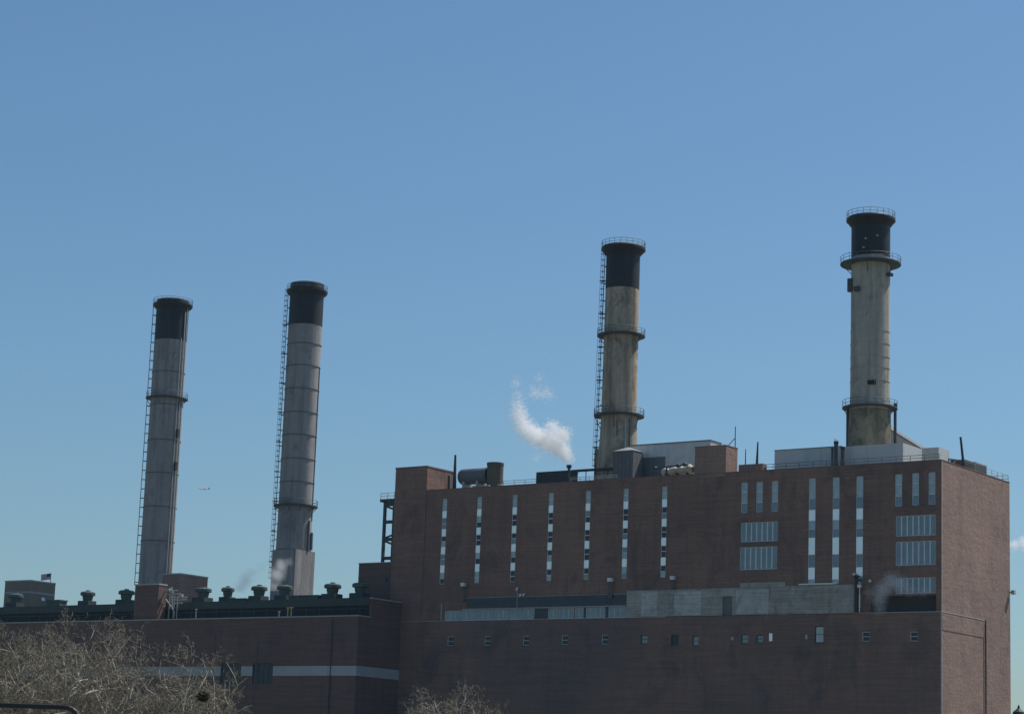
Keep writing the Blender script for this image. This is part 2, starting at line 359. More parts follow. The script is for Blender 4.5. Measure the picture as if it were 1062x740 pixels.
cp = MB(); cp.box(XTR+.05, X0+.06, Y0-.06, Y0+.5, ZR, ZR+.12); cp.box(X0-.5, X0+.06, Y0+.5, Y1, ZR, ZR+.12); cp.build('parapet_coping', M['brick_low'], ps)
# podium
YPD = Y0-.32; holes_up = holes; holes = []
SMALL = []
for x, y in ((467, 664.3), (505.5, 664), (545.5, 663.7), (585.5, 663.2), (627, 662.7)): SMALL.append((rect(x-3.3, x+3.3, y-5, y+5, YPD), 'd', 'frame'))
for x, y, w_, h_, k_ in ((668, 662.5, 7, 9, 'b'), (700, 663, 8, 11, 'd'), (721.3, 664, 6.5, 10, 'b'), (772.2, 662, 7.2, 9.5, 'b'), (788, 662, 7.2, 8, 'b'), (849.6, 657.4, 9, 17, 'm')): SMALL.append((rect(x-w_/2, x+w_/2, y-h_/2, y+h_/2, YPD), k_, 'frame_teal'))
for x, y in ((898, 659.6), (947.8, 659.4)): SMALL.append((rect(x-4, x+4, y-5, y+5, YPD), 'd', 'frame'))
for i_, (r, k_, fm) in enumerate(SMALL):
    f_ = window(r, [(1, k_), (1, k_)], ps, YPD, recess=.22, fm=fm, lines=.08)
    MB().box(r[0]-.15, r[1]+.15, YPD-.12, YPD+.17, r[2]-.10, r[2]-.003).build('sill', M['brick_low'], f_)
pw = MB(); holed_wall(pw, XS, X0+.14, 0, ZL, holes, lambda u, d, z: (u, YPD+d, z), .3)
YLE = onX(1020, 642.5, X0).y
wq = MB(); wq.quad([(X0+.14, YPD, 0), (X0+.14, YLE, 0), (X0+.14, YLE, ZL), (X0+.14, YPD, ZL)]); wq.quad([(X0+.14, YLE, 0), (X0, YLE, 0), (X0, YLE, ZL), (X0+.14, YLE, ZL)]); wq.build('podium_side_wall', M['brick_sunlit'], ps)
pw.quad([(XS, YPD, ZL), (X0+.14, YPD, ZL), (X0+.14, Y0+.02, ZL), (XS, Y0+.02, ZL)]); pw.quad([(X0+.14, YPD, ZL), (X0+.14, YLE, ZL), (X0, YLE, ZL), (X0, YPD, ZL)])
pw.build('podium_wall', M['brick_low'], ps)
lc = MB(); lc.box(XS, onY(690, 640, YPD).x, YPD-.05, YPD+.30, ZL+.004, ZL+.10); lc.box(onY(886, 635, YPD).x, X0+.19, YPD-.05, YPD+.30, ZL+.004, ZL+.12); lc.box(X0+.004, X0+.19, YPD+.30, YLE, ZL+.004, ZL+.12)
lc.build_each('ledge_coping', M['coping'], ps)
lb = MB(); zb2 = onX(1000, 650, X0).z
lb.box(X0+.142, X0+.20, YPD+.1, YLE-.1, ZL-2.9, ZL-.25); lb.build('brick_panel', M['brick_sunlit'], ps)
dp = MB(); dp.tube((X0+.32, YLE+.15, 0), (X0+.32, YLE+.15, ZL+.1), .13); dp.build('drainpipe', M['steel'], ps)
# pale corner quoin line
MB().box(X0-.02, X0+.17, YPD-.03, YPD+.12, 0, ZL-.02).build('corner_trim', M['coping'], ps)
MB().box(X0-.02, X0+.03, Y0-.03, Y0+.14, ZL+.2, ZR-.02).build('corner_trim', M['coping'], ps)
# lintels, sills
sl_ = MB()
for x0, x1, y in ((767.5, 806.8, 563.8), (927.5, 971, 527.6)):
    r = rect(x0, x1, y-1.8, y+1.8); sl_.box(r[0], r[1], Y0-.05, Y0-.003, r[2], r[3])
sl_.build_each('lintel', M['brick_low'], ps)
# fascia bands of the glazed gallery
fb = MB(); xg0, xg1 = onY(455, 640, Y0).x, onY(650, 612, Y0).x
zf = onY(560, 629.2, Y0).z
fb.box(onY(480, 629, Y0).x, xg1, Y0-.28, Y0-.003, zf-.22, zf); fb.build('gutter', M['gutter'], ps)
MB().box(xg0, xg1, Y0-.10, Y0-.003, ZL+2.1, zf-.25).build('fascia', M['steel_blue'], ps)
for x0, x1 in ((554.3, 568.2), (605.2, 607.2), (627.8, 630.7)):
    MB().box(onY(x0, 637, Y0).x, onY(x1, 637, Y0).x, Y0-.06, Y0-.003, ZL+.12, ZL+2.05).build('infill_panel', M['steel_blue'], ps)
zu = onY(560, 617.6, Y0).z
MB().box(onY(485, 620, Y0).x, xg1, Y0-.16, Y0-.003, zf+.02, zu-.12).build('fascia', M['steel_blue'], ps)
MB().box(onY(485, 620, Y0).x, xg1, Y0-.22, Y0-.003, zu-.1, zu).build('gutter', M['gutter'], ps)
MB().box(onY(458, 640, Y0).x-.1, onY(458, 640, Y0).x+.15, Y0-.25, Y0-.003, ZL+.11, ZL+3.4).build('downpipe', M['gutter'], ps)
# concrete block screen wall
bx0, bx1 = onY(650.5, 625, Y0).x, onY(886.5, 622, Y0).x; zbt = onY(700, 611, Y0).z
bk = MB(); dr = rect(750, 760, 618, 636); dr = (dr[0], dr[1], ZL+.12, dr[3])
holed_wall(bk, bx0, bx1, ZL+.11, zbt, [dr], lambda u, d, z: (u, Y0-.28+d, z), .24)
bk.quad([(bx0, Y0-.28, zbt), (bx1, Y0-.28, zbt), (bx1, Y0-.003, zbt), (bx0, Y0-.003, zbt)])
bk.quad([(bx0, Y0-.28, ZL), (bx0, Y0-.28, zbt), (bx0, Y0, zbt), (bx0, Y0, ZL)]); bk.quad([(bx1, Y0-.28, ZL), (bx1, Y0-.28, zbt), (bx1, Y0, zbt), (bx1, Y0, ZL)])
r = rect(768, 815, 603.5, 610); bk.box(r[0], r[1], Y0-.2, Y0-.004, zbt+.004, r[3])
r = rect(816, 886, 606.5, 610); bk.box(r[0], r[1], Y0-.24, Y0-.004, zbt+.004, r[3])
bk.build('block_wall', M['block'], ps)
MB().box(dr[0], dr[1], Y0-.07, Y0-.04, dr[2], dr[3]).build('door', M['steel_grey'], ps)
pp = MB()
for x0, x1 in ((666, 683), (700, 728), (764, 798)):
    r = rect(x0, x1, 613, 637); pp.box(r[0], r[1], Y0-.33, Y0-.284, ZL+.25, zbt-.35)
pp.build_each('pale_patch', M['block_pale'], ps)  # paler rectangles standing slightly proud of the block wall
r = rect(829.5, 868.5, 605.8, 607.2); MB().box(r[0], r[1], Y0-.45, Y0-.25, r[3]-.05, r[3]+.2).build('white_coping', M['white'], ps)
# corner tower and lift block, annex
YTB = onX(470.8, 491, XTR).y
tw = MB(); tw.box(XT, XTR, Y0-.12, Y0-.002, ZL-8, ZR); tw.box(XT, XTR, Y0-.12, YTB, ZR+.002, ZT); tw.build('corner_tower', M['brick'], ps)
MB().box(XT-.08, XTR+.08, Y0-.2, YTB+.08, ZT+.002, ZT+.25).build('tower_coping', M['brick_low'], ps)
r = rect(720.8, 753, 463, 480); YEB = onX(765, 467, r[1]).y
MB().box(r[0], r[1], Y0-.03, YEB, ZR-.6, r[3]).build('lift_housing', M['brick_sunlit'], ps)  # same brick as the facade; lighter colour paints in its sunlit side
MB().box(r[0]-.05, r[1]+.05, Y0-.08, YEB+.05, r[3]+.002, r[3]+.18).build('housing_coping', M['brick_low'], ps)
r2 = rect(766, 791, 481, 488, Y0+2.5); MB().box(r2[0], r2[1], Y0+2.5, Y0+4, DECK, r2[3]).build('upstand', M['brick_sunlit'], ps)
YA = Y0+1.0; ra = rect(371, 412, 583.5, 640, YA)
an = MB(); hz = rect(399.5, 403.5, 599, 603.5, YA); holed_wall(an, ra[0], XT-.004, 0, ra[3], [hz], lambda u, d, z: (u, YA+d, z), .3)
an.quad([(ra[0], YA, 0), (ra[0], YA+14, 0), (ra[0], YA+14, ra[3]), (ra[0], YA, ra[3])]); an.quad([(ra[0], YA, ra[3]), (XT-.004, YA, ra[3]), (XT-.004, YA+14, ra[3]), (ra[0], YA+14, ra[3])]); an.quad([(ra[0], YA+14, 0), (XT, YA+14, 0), (XT, YA+14, ra[3]), (ra[0], YA+14, ra[3])])
ano = an.build('annex', M['brick_old'], ps)
MB().box(hz[0], hz[1], YA+.2, YA+.25, hz[2], hz[3]).build('window', M['pane_dark'], ano)
MB().box(ra[0]-.1, XT-.13, YA-.1, YA+.4, ra[3]+.002, ra[3]+.15).build('coping', M['coping'], ano)

# ------------------------------------------------------------------ long boiler house on the left
XB = -440.0
bh = thing('boiler_house', 'long low dark brick boiler house with pale band and glazed roof storey', 'building', ((XB+XS)/2, YF+6, 0))
holes = []
for x0, x1 in ((229, 250), (262, 283), (-30, -8)):
    r = rect(x0, x1, 687, 709, YF); window(r, [(3, 'd'), (2, 'd')], bh, YF, cols=4, recess=.2, fm='frame_teal')
bw_ = MB(); holed_wall(bw_, XB, XS, 0, ZF, holes, lambda u, d, z: (u, YF+d, z), .3)
bw_.quad([(XS, YF, 0), (XS, YPD, 0), (XS, YPD, ZF), (XS, YF, ZF)]); bw_.quad([(XS, YP, ZF), (XS, Y0+.9, ZF), (XS, Y0+.9, ZP), (XS, YP, ZP)])
bw_.quad([(XB, YF, 0), (XB, Y0+6, 0), (XB, Y0+6, ZF), (XB, YF, ZF)])
bw_.quad([(XS-.4, YP, ZF-.5), (XS-.4, Y0, ZF-.5), (XS-.4, Y0, ZP), (XS-.4, YP, ZP)]); bw_.quad([(XS-.4, YP, ZF-.5), (XS, YP, ZF-.5), (XS, YP, ZP), (XS-.4, YP, ZP)])
bw_.build('wall', M['brick_old'], bh)
zb0, zb1 = onY(330, 700.2, YF).z, onY(330, 690, YF).z
bd = MB(); xs_ = [XB]+sorted([h[k] for h in holes for k in (0, 1)])+[XS+.1]
for a, b in zip(xs_[::2], xs_[1::2]):
    n_ = max(1, round((b-a)/6.2))
    for k in range(n_): bd.box(a+(b-a)*k/n_+.03, a+(b-a)*(k+1)/n_-.03, YF-.1, YF-.003, zb0, zb1)
bd.box(XS+.003, XS+.1, YF-.003, YPD-.01, zb0, zb1); bd.build_each('band_course', M['band'], bh)
for x, y0, y1 in ((223, 655, 712), (266.5, 668, 712), (345, 641, 740), (256, 700, 712)):
    a = onY(x, y0, YF-.2); b = onY(x, y1, YF-.2); MB().tube((a.x, YF-.2, b.z), (a.x, YF-.2, a.z), .075).build('downpipe', M['steel_grey'] if x < 300 else M['steel'], bh)
c_ = MB(); c_.box(XB, XS+.1, YF-.1, YF+.35, ZF+.002, ZF+.2); c_.box(XS-.35, XS+.1, YF+.35, YP, ZF+.002, ZF+.2); c_.box(XS-.42, XS+.12, YP-.1, Y0-.4, ZP+.002, ZP+.22); c_.build('parapet_coping', M['coping'], bh)
MB().quad([(XB, YF, ZF-.6), (XS-.01, YF, ZF-.6), (XS-.01, YP, ZF-.6), (XB, YP, ZF-.6)]).build('roof', M['roof'], bh)
# glazed roof storey: copper fascia, dark glazing between posts
ZH = ZP+.25; xr_ = XS-.45
MB().box(XB, xr_, YP+.1, Y0+14, ZF-.6, ZH-1.5).build('clerestory_glazing', M['roofglass'], bh)
MB().box(XB, xr_, YP-.25, Y0+14.3, ZH-1.5, ZH).build('roof_fascia', M['copper_dark'], bh)
po = MB(); x = XB+2
while x < xr_-1: po.box(x, x+.22, YP-.02, YP+.098, ZF-.6, ZH-1.51); x += 3.3
po.box(XB, xr_, YP-.02, YP+.098, ZF+1.7, ZF+1.85); po.build_each('glazing_post', M['copper_dark'], bh)
# brick roof blocks
def block(name, x0, x1, xr, y0, Y, zb, m, topm, band=None):
    r = rect(x0, x1, y0, y0+12, Y); yb = onX(xr, y0+4, r[1]).y
    o = MB().box(r[0], r[1], Y, yb, zb, r[3]).build(name, m, bh)
    MB().box(r[0]-.08, r[1]+.08, Y-.08, yb+.08, r[3]+.002, r[3]+.28).build('coping', topm, o)
    if band: MB().box(r[0]-.02, r[1]+.02, Y-.02, yb+.02, r[3]-band-.35, r[3]-band).build('pale_course', M['band'], o)
    return r, yb
block('stair_block', 140, 164.5, 173, 606.4, YF+.7, ZF-.5, M['brick_old'], M['coping'])
rB, ybB = block('brick_block', 169, 187, 215.6, 595.5, Y0+4, ZP, M['brick_sunlit'], M['coping'])
block('stair_block', 5, 31.5, 57.5, 602.6, Y0, ZP, M['tan_brick'], M['coping'], band=2.2)

# ------------------------------------------------------------------ chimneys
def chimney(label, xb, yb, Y, prof, black, rim, rings, galleries, ladder, mat, zbase, top_rail=True, rimstyle='flare', extra=None):
    """prof: (photo y, width px); galleries: (photo y of deck, width px)"""
    c = onY(xb, yb, Y); base = Vector((c.x, c.y, zbase)); px = mpp(c)
    root = thing('chimney', label, 'chimney', base, 'tall chimneys of the power station')
    xat = lambda y: xb+(973-xb)*(yb-y)/(yb+11939)
    zat = lambda y: onY(xat(y), y, Y).z
    def rad(w, y): return .5*w*mpp((c.x, c.y, zat(y)))
    P = [(rad(w_, y), zat(y)) for y, w_ in prof]
    zk0 = zat(black[0])
    def rr(z):
        if z >= P[0][1]: return P[0][0]
        for (ra_, za), (rb_, zb_) in zip(P, P[1:]):
            if zb_ <= z <= za: return rb_+(ra_-rb_)*(z-zb_)/(za-zb_)
        return P[-1][0]
    zt = P[0][1]
    sh = MB(); pr = [(rr(zbase), zbase)]
    for r_, z_ in reversed(P):
        if zbase < z_ < zk0: pr.append((r_, z_))
    pr.append((rr(zk0), zk0)); sh.lathe(c, pr, 56); sh.build('shaft', mat, root, True)
    cpn = MB(); zr_ = zat(rim[0]); rw = rad(rim[1], rim[0]); r0 = rr(zk0)+.03
    if rimstyle == 'flare':
        pf = [(r0, zk0), (r0, zr_-1.3), (rw*.95, zr_-.35), (rw, zr_-.2), (rw, zr_+.25), (rw*.93, zr_+.55), (r0*.82, zr_+.75), (r0*.80, zr_-1)]
    else:
        pf = [(r0, zk0), (r0, zr_-.9), (rw*.98, zr_-.25), (rw, zr_), (rw, zr_+.3), (r0*1.02, zr_+.32), (r0*1.0, zt), (r0*.8, zt), (r0*.8, zt-2)]
    cpn.lathe(c, pf, 56).build('cap', M['black'], root, True)
    hp = MB(); hw_ = .06 if rimstyle == 'flare' else .12
    for y in rings:
        z = zat(y); hp.lathe(c, [(rr(z), z-.11), (rr(z)+hw_, z-.09), (rr(z)+hw_, z+.09), (rr(z), z+.11)], 56)
    if rings: hp.build_each('hoop', mat if rimstyle == 'flare' else M['steel_grey'], root)
    if top_rail:
        tr = MB(); h_ = 1.15; zz = zr_+.3; rr_ = rw*.98
        for k in (h_, h_*.5): tr.ring(c, zz+k, rr_, .045)
        for i in range(22):
            t = 2*pi*i/22; tr.tube((c.x+rr_*cos(t), c.y+rr_*sin(t), zz), (c.x+rr_*cos(t), c.y+rr_*sin(t), zz+h_), .04, n=4)
        tr.build('top_railing', M['steel_grey'], root)
    for y, w_, brk in galleries:
        z = zat(y); ro = rad(w_, y); ri = rr(z)-.02
        dk = MB(); dk.lathe(c, [(ri, z-.12), (ro, z-.12), (ro, z+.14), (ri, z+.14)], 48)
        d = dk.build('gallery', M['steel_blue'], root)
        rl = MB()
        for k in (.55, 1.15): rl.ring(c, z+.14+k, ro-.05, .045)
        bt = MB()
        for i in range(20):
            t = 2*pi*i/20; u = Vector((cos(t), sin(t), 0))
            rl.tube(c*0+Vector((c.x, c.y, z+.14))+u*(ro-.05), Vector((c.x, c.y, z+1.32))+u*(ro-.05), .04, n=4)
            if i % (2 if brk < 1.5 else 4) == 0: bt.tube(Vector((c.x, c.y, z-.12))+u*(ro-.1), Vector((c.x, c.y, z-brk))+u*(rr(z-brk)-.03), .07, n=5)
        rl.build('railing', M['steel_grey'], d); bt.build_each('bracket', M['steel_blue'], d)
    if ladder:
        y0, y1, off, cage = ladder; l = leftdir(c); v = Vector((-l.y, l.x, 0)); lm = MB()
        z = zat(y1); zt2 = zat(y0); o = off*px
        pt = lambda zz, a, b: Vector((c.x, c.y, zz))+l*(rr(zz)+a)+v*b
        for b in (-.28, .28): lm.tube(pt(z, o, b), pt(zt2, o, b), .075, n=5)
        zz = z
        while zz < zt2:
            lm.tube(pt(zz, o, -.28), pt(zz, o, .28), .035, n=4); zz += .5
        zz = z+.6
        while zz < zt2:
            for b in (-.28, .28): lm.tube(pt(zz, -.05, b), pt(zz, o, b), .07, n=4)
            zz += 2.1 if not cage else 3.4
        lm.build('ladder', M['steel'], root)
        if cage:
            cg = MB(); zz = z+2.5
            hoop = lambda z_, t: pt(z_, o+.72*sin(t), .42*cos(t))
            while zz < zt2:
                for k in range(6): cg.tube(hoop(zz, pi*k/6), hoop(zz, pi*(k+1)/6), .05, n=4)
                zz += 1.15
            for k in (1, 3, 5): cg.tube(hoop(z+2.5, pi*k/6), hoop(zt2, pi*k/6), .04, n=4)
            zz = z+6
            while zz < zt2-2:
                q = pt(zz, o+.25, 0); cg.box(q.x-.5, q.x+.5, q.y-.5, q.y+.5, zz, zz+.12); zz += 6.5
            cg.build('ladder_cage', M['steel'], root)
    if extra: extra(root, c, rr, zat)
    return root
def conduits(root, c, rr, zat):
    l = leftdir(c); f = Vector((-c.x, -c.y, 0)).normalized()
    for ang, y0, y1, r_ in ((50, 325, 606, .16), (38, 352, 606, .11), (62, 318, 606, .13)):
        a = radians(ang); u = f*cos(a)-l*sin(a); m = MB(); z0, z1 = zat(y1), zat(y0); ks = 12
        pts = [Vector((c.x, c.y, z0+(z1-z0)*k/ks))+u*(rr(z0+(z1-z0)*k/ks)+r_+.05) for k in range(ks+1)]
        m.path(pts, r_, 6).build('conduit', M['pale_pipe'], root)
    m = MB()
    for y in (450, 484): 
        a = radians(46); u = f*cos(a)-l*sin(a); p = Vector((c.x, c.y, zat(y)))+u*(rr(zat(y))+.3); m.box(p.x-.35, p.x+.35, p.y-.35, p.y+.35, p.z-.9, p.z+.9)
    m.build_each('junction_box', M['steel'], root)
def basebox(root, c, rr, zat):
    l = leftdir(c); f = Vector((-c.x, -c.y, 0)).normalized()
    a = radians(38); n = f*cos(a)-l*sin(a)      # square plinth on the lit side
    zt = zat(571.5); h = rr(zt)
    m = MB(); m.box(c.x-h*.7, c.x+h*1.03, c.y-h*1.0, c.y+h*.7, root['_base'][2], zt)
    m.build('plinth', M['conc_dull'], root)
    for ang, y0, y1, r_ in ((72, 382, 540, .10), (52, 540, 572, .2), (70, 552, 570, .28)):
        aa = radians(ang); u = f*cos(aa)-l*sin(aa); q = MB(); z0, z1 = zat(y1), zat(y0)
        q.tube(Vector((c.x, c.y, z0))+u*(rr(z0)+r_), Vector((c.x, c.y, z1))+u*(rr(z1)+r_), r_, n=6).build('conduit', M['steel_grey'], root)
def c3extra(root, c, rr, zat):
    l = leftdir(c); f = Vector((-c.x, -c.y, 0)).normalized()
    z1 = zat(466); z0 = root['_base'][2]
    p = Vector((c.x, c.y, 0))+l*(rr(z1)-.15)
    MB().box(p.x-.75, p.x+.6, p.y-.6, p.y+.75, z0, z1).build('pilaster', M['conc_tan'], root)
    for ang, y0, y1, r_, mm in ((20, 436, 470, .16, 'pale_pipe'), (-5, 438, 455, .12, 'steel_grey'), (35, 436, 478, .14, 'steel_grey')):
        a = radians(ang); u = f*cos(a)-l*sin(a); za, zb = zat(y1), zat(y0)
        MB().tube(Vector((c.x, c.y, za))+u*(rr(za)+r_), Vector((c.x, c.y, zb))+u*(rr(zb)+r_), r_, n=6).build('conduit', M[mm], root)
    a = radians(12); u = f*cos(a)-l*sin(a)
    m = MB(); z = zat(318)
    for q in range(24):
        pass
def c4extra(root, c, rr, zat):
    l = leftdir(c); f = Vector((-c.x, -c.y, 0)).normalized()
    for s, x0 in ((1, 22.6), (-1, 26)):
        o = x0*mpp(c); zt = zat(425); p = Vector((c.x, c.y, 0))+l*s*o
        MB().tube((p.x, p.y, root['_base'][2]), (p.x, p.y, zt if s > 0 else zt+1.2), .28, n=8).build('gallery_post', M['steel_blue'], root)
    za, zb = root['_base'][2], zat(426)
    MB().lathe(c, [(rr(za)+.04, za), (rr((za+zb)/2)+.04, (za+zb)/2), (rr(zb)+.04, zb)], 56).build('stained_foot', M['conc_foot'], root, True)
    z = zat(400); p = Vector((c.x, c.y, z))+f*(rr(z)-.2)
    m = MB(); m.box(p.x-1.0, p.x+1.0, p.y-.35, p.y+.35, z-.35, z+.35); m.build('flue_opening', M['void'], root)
    for ang, y, hw, hh in ((-75, 297, .45, 1.2), (62, 287, .6, .25), (-40, 303, .5, .4)):
        a = radians(ang); u = f*cos(a)-l*sin(a); z = zat(y); p = Vector((c.x, c.y, z))+u*(rr(z)+.2)
        MB().box(p.x-hw, p.x+hw, p.y-hw, p.y+hw, z-hh, z+hh).build('junction_box', M['steel_blue'], root)
    a = radians(5); u = f*cos(a)-l*sin(a)
    for q, y in ((-14, 252), (18, 249), (-20, 261)):
        a = radians(q); u = f*cos(a)-l*sin(a); z = zat(y); p = Vector((c.x, c.y, z))+u*(rr(z)+.1)
        MB().tube(p-u*.2, p+u*.25, .18, n=8).build('lamp', M['pale_pipe'], root)
chimney('grey chimney with bare single-file ladder and lit conduits rising behind the stair block', 161.0, 600, 376, [(312, 32.4), (333, 33.1), (591, 34.3), (640, 34.6)], (354, 312), (317.5, 41), (387, 421, 457.5, 491.6, 526.4, 561.7), [(413.5, 43.5, 1.6)], (318, 607, 3.6, False), M['conc_dull'], ZP-4, rimstyle='step', extra=conduits)
chimney('dull grey closely hooped chimney with square plinth, ladder cage and black top', 304.0, 575, 378, [(295, 34.6), (299, 34.8), (537, 35.7), (640, 38)], (338.5, 295), (303.5, 42.6), (358.3, 381, 404.8, 429, 452.5, 477, 500.8, 571), [(525, 46, 1.2)], (300, 612, 2.0, True), M['conc_dull'], ZP-4, rimstyle='step', extra=basebox)
chimney('tan stained chimney with caged ladder, standing between steam plume and white housing', 641.6, 445, 366, [(255, 34.3), (300, 34.8), (430, 37), (450, 38.5), (497, 43)], (300.5, 255), (259, 46), (), [(348.5, 50, 1.6), (431.5, 52.5, 2.6)], (258, 497, 1.6, True), M['conc_tan'], DECK, extra=c3extra)
chimney('tallest pale concrete chimney without ladder, with two wide galleries and black flared top', 902.0, 440, 364, [(222, 39.4), (290, 39.8), (410, 40.6), (425, 42), (460, 45)], (268, 222), (229, 50.6), (290, 345, 358, 371.5, 383, 396.5), [(274.5, 62.5, 1.9), (423.5, 57, 2.0)], None, M['conc_grey'], DECK, extra=c4extra)

# ------------------------------------------------------------------ plant on the tall block's roof
def gable_box(mb, x0, x1, y0, y1, z0, zw, xp, zp):
    mb.box(x0, x1, y0, y1, z0, zw)
    mb.quad([(x0, y0, zw), (x1, y0, zw), (xp, y0, zp)]); mb.quad([(x0, y1, zw), (xp, y1, zp), (x1, y1, zw)])
    rf = MB(); e = .12
    for xs in (x0, x1): rf.quad([(xs, y0-e, zw+.02), (xp, y0-e, zp+.02), (xp, y1+e, zp+.02), (xs, y1+e, zw+.02)]); rf.quad([(xs, y0-e, zw-.2), (xp, y0-e, zp-.2), (xp, y0-e, zp+.02), (xs, y0-e, zw+.02)])
    return rf
Yh = Y0+11
r = rect(655, 736.5, 459, 480, Yh); r = (r[0], r[1], DECK, onY(736.5, 456.8, Yh).z)
h1 = thing('plant_housing', 'pale grey flat clad rooftop housing just right of the tan chimney', 'rooftop housing', ((r[0]+r[1])/2, Yh+3, DECK), 'clad rooftop housings')
yb = onX(748, 460, r[1]).y
MB().box(r[0], r[1], Yh, yb, DECK, r[3]).build('wall', M['cladding'], h1); MB().box(r[0]-.1, r[1]+.1, Yh-.1, yb+.1, r[3]+.002, r[3]+.2).build('roof', M['steel_grey'], h1)
xm = onY(690, 480, Yh).x; MB().box(r[0]+1, xm, Yh-.06, Yh-.003, DECK, onY(675, 474, Yh).z).build('lower_panel', M['tank'], h1)
# housing around the tall chimney
Yc = Y0+5
h2 = thing('plant_housing', 'long pale grey clad rooftop housing around foot of the tallest chimney', 'rooftop housing', (onY(890, 470, Yc).x, Yc+6, DECK), 'clad rooftop housings')
ra_ = rect(803.3, 874, 465, 484, Yc); zA = onY(803.3, 467.3, Yc).z; yA = Yc+9
MB().box(ra_[0], ra_[1], Yc, yA, DECK, zA).build('wall', M['cladding'], h2)
MB().box(ra_[0]-.06, ra_[1]-.3, Yc-.06, yA+.06, zA+.002, zA+.14).build('roof', M['steel_grey'], h2)
rb = rect(875, 936.5, 460, 480, Yc-1.2); zB = onY(936, 459, Yc-1.2).z; yB = onX(956, 464.5, rb[1]).y
MB().box(rb[0], rb[1], Yc-1.2, yB, DECK, zB).build('wall', M['cladding'], h2)
YG = yB+.3 if yB > 372 else 372.5
gx0, gx1 = onY(872, 463, YG).x, onY(956.5, 465, YG).x; gz = onY(956, 465, YG).z; gxp, gzp = onY(906, 434, YG).x, onY(906, 434, YG).z
q = MB(); rf_ = gable_box(q, gx0, gx1, YG, YG+4, DECK, gz, gxp, gzp); q.build('gable', M['cladding'], h2); rf_.build('gable_roof', M['slope'], h2)
rc = rect(955, 973.5, 464, 476, YG-1.5); yC = min(onX(984.5, 466.6, rc[1]).y, Y1-.6)
MB().box(rc[0], rc[1], YG-1.5, yC, DECK, rc[3]).build('end_bay', M['cladding'], h2)
# dark dust box in front of tan chimney
Yd = Y0+6.5; r = rect(636.5, 656.5, 467, 491, Yd); d_ = r[1]-r[0]
db = thing('duct_box', 'dark steel duct box with shallow pyramid lid in front of tan chimney', 'duct', ((r[0]+r[1])/2, Yd+2, DECK))
q = MB(); q.box(r[0], r[1], Yd, Yd+d_*.8, DECK+.9, r[3])
for k in range(6): xx = r[0]+d_*k/5; q.box(xx-.08, xx+.08, Yd-.1, Yd-.002, DECK+.9, r[3]-.05)
q.box(r[0]-.15, r[1]+.15, Yd-.15, Yd+d_*.8+.1, DECK, DECK+.88); q.build('body', M['steel_grey'], db)
ap = (r[0]+d_*.5, Yd+d_*.4, r[3]+.9); q = MB(); A = [(r[0]-.1, Yd-.1, r[3]+.004), (r[1]+.1, Yd-.1, r[3]+.004), (r[1]+.1, Yd+d_*.8, r[3]+.004), (r[0]-.1, Yd+d_*.8, r[3]+.004)]
for i in range(4): q.quad([A[i], A[(i+1) % 4], ap])
q.quad(A); q.build('lid', M['pale_pipe'], db)
# steam outlet: pipe along the roof ending in an upright capped vent
Yv = Y0+12.0; a = onY(590, 489, Yv); b = onY(637, 492.5, Yv); zt = onY(590, 482, Yv).z
sv = thing('steam_vent', 'dark steam pipe along roof edge ending in upright capped outlet', 'pipe', (a.x, Yv, DECK))
zp_ = a.z+.1
MB().path([(a.x, Yv, zp_), (b.x, Yv, zp_)], .26, 8).build('pipe', M['steel'], sv)
q = MB(); q.tube((a.x, Yv, DECK), (a.x, Yv, zt-.6), .24); q.lathe((a.x, Yv), [(.24, zt-.7), (.5, zt-.5), (.5, zt), (.3, zt), (.3, zt-.4)], 14); q.build('outlet', M['steel'], sv)
q = MB()
for k in range(4): xx = a.x+(b.x-a.x)*(k+.6)/4.2; q.box(xx-.06, xx+.06, Yv-.06, Yv+.06, DECK, zp_-.2)
q.build_each('support', M['steel'], sv)
# plant box
Yq = Y0+3; r = rect(556.5, 590, 489.2, 500, Yq)
pb = thing('plant_box', 'low dark ribbed plant box on roof edge beside steam outlet', 'plant box', ((r[0]+r[1])/2, Yq+1, DECK))
MB().box(r[0], r[1], Yq, Yq+3, DECK, r[3]).build('body', M['steel'], pb)
q = MB(); n_ = 9
for k in range(n_+1): xx = r[0]+(r[1]-r[0])*k/n_; q.box(xx-.06, xx+.06, Yq-.07, Yq-.002, DECK, r[3]-.1)
q.build('rib', M['steel_blue'], pb); MB().box(r[0]-.1, r[1]+.1, Yq-.12, Yq+3.1, r[3]+.002, r[3]+.14).build('lid', M['steel_blue'], pb)
# tanks
Yt = Y0+5; a = onY(505, 493, Yt); b = onY(479.5, 494.5, Yt); rad_ = 8.3*mpp(a)
tk = thing('storage_tank', 'grey horizontal cylindrical tank with domed end on roof', 'tank', ((a.x+b.x)/2, Yt, DECK), 'rooftop tanks')
q = MB(); zc = (a.z+b.z)/2
pr = [(b.x-.55, .35), (b.x-.45, .62), (b.x-.2, .87), (b.x+.15, 1), (a.x+.6, 1)]
k0 = 0; N_ = 28
for i, (xx, f_) in enumerate(pr):
    for j in range(N_): t = 2*pi*j/N_; q.v.append((xx, Yt+rad_*f_*cos(t), zc+rad_*f_*sin(t)))
for i in range(len(pr)-1):
    for j in range(N_): k = (j+1) % N_; q.f.append((i*N_+j, i*N_+k, (i+1)*N_+k, (i+1)*N_+j)); q.mi.append(0)
q.f.append(tuple(range(N_))); q.mi.append(0)
q.build('shell', M['tank'], tk, True)
q = MB()
for f_ in (.2, .75): xx = b.x+(a.x-b.x)*f_; q.box(xx-.2, xx+.2, Yt-1.3, Yt+1.3, DECK, zc-rad_*.7)
q.build_each('saddle', M['pale_pipe'], tk)
a = onY(513.5, 490, Yt-.5); rv_ = 8.6*mpp(a); zt = onY(513.5, 480, Yt-.5).z
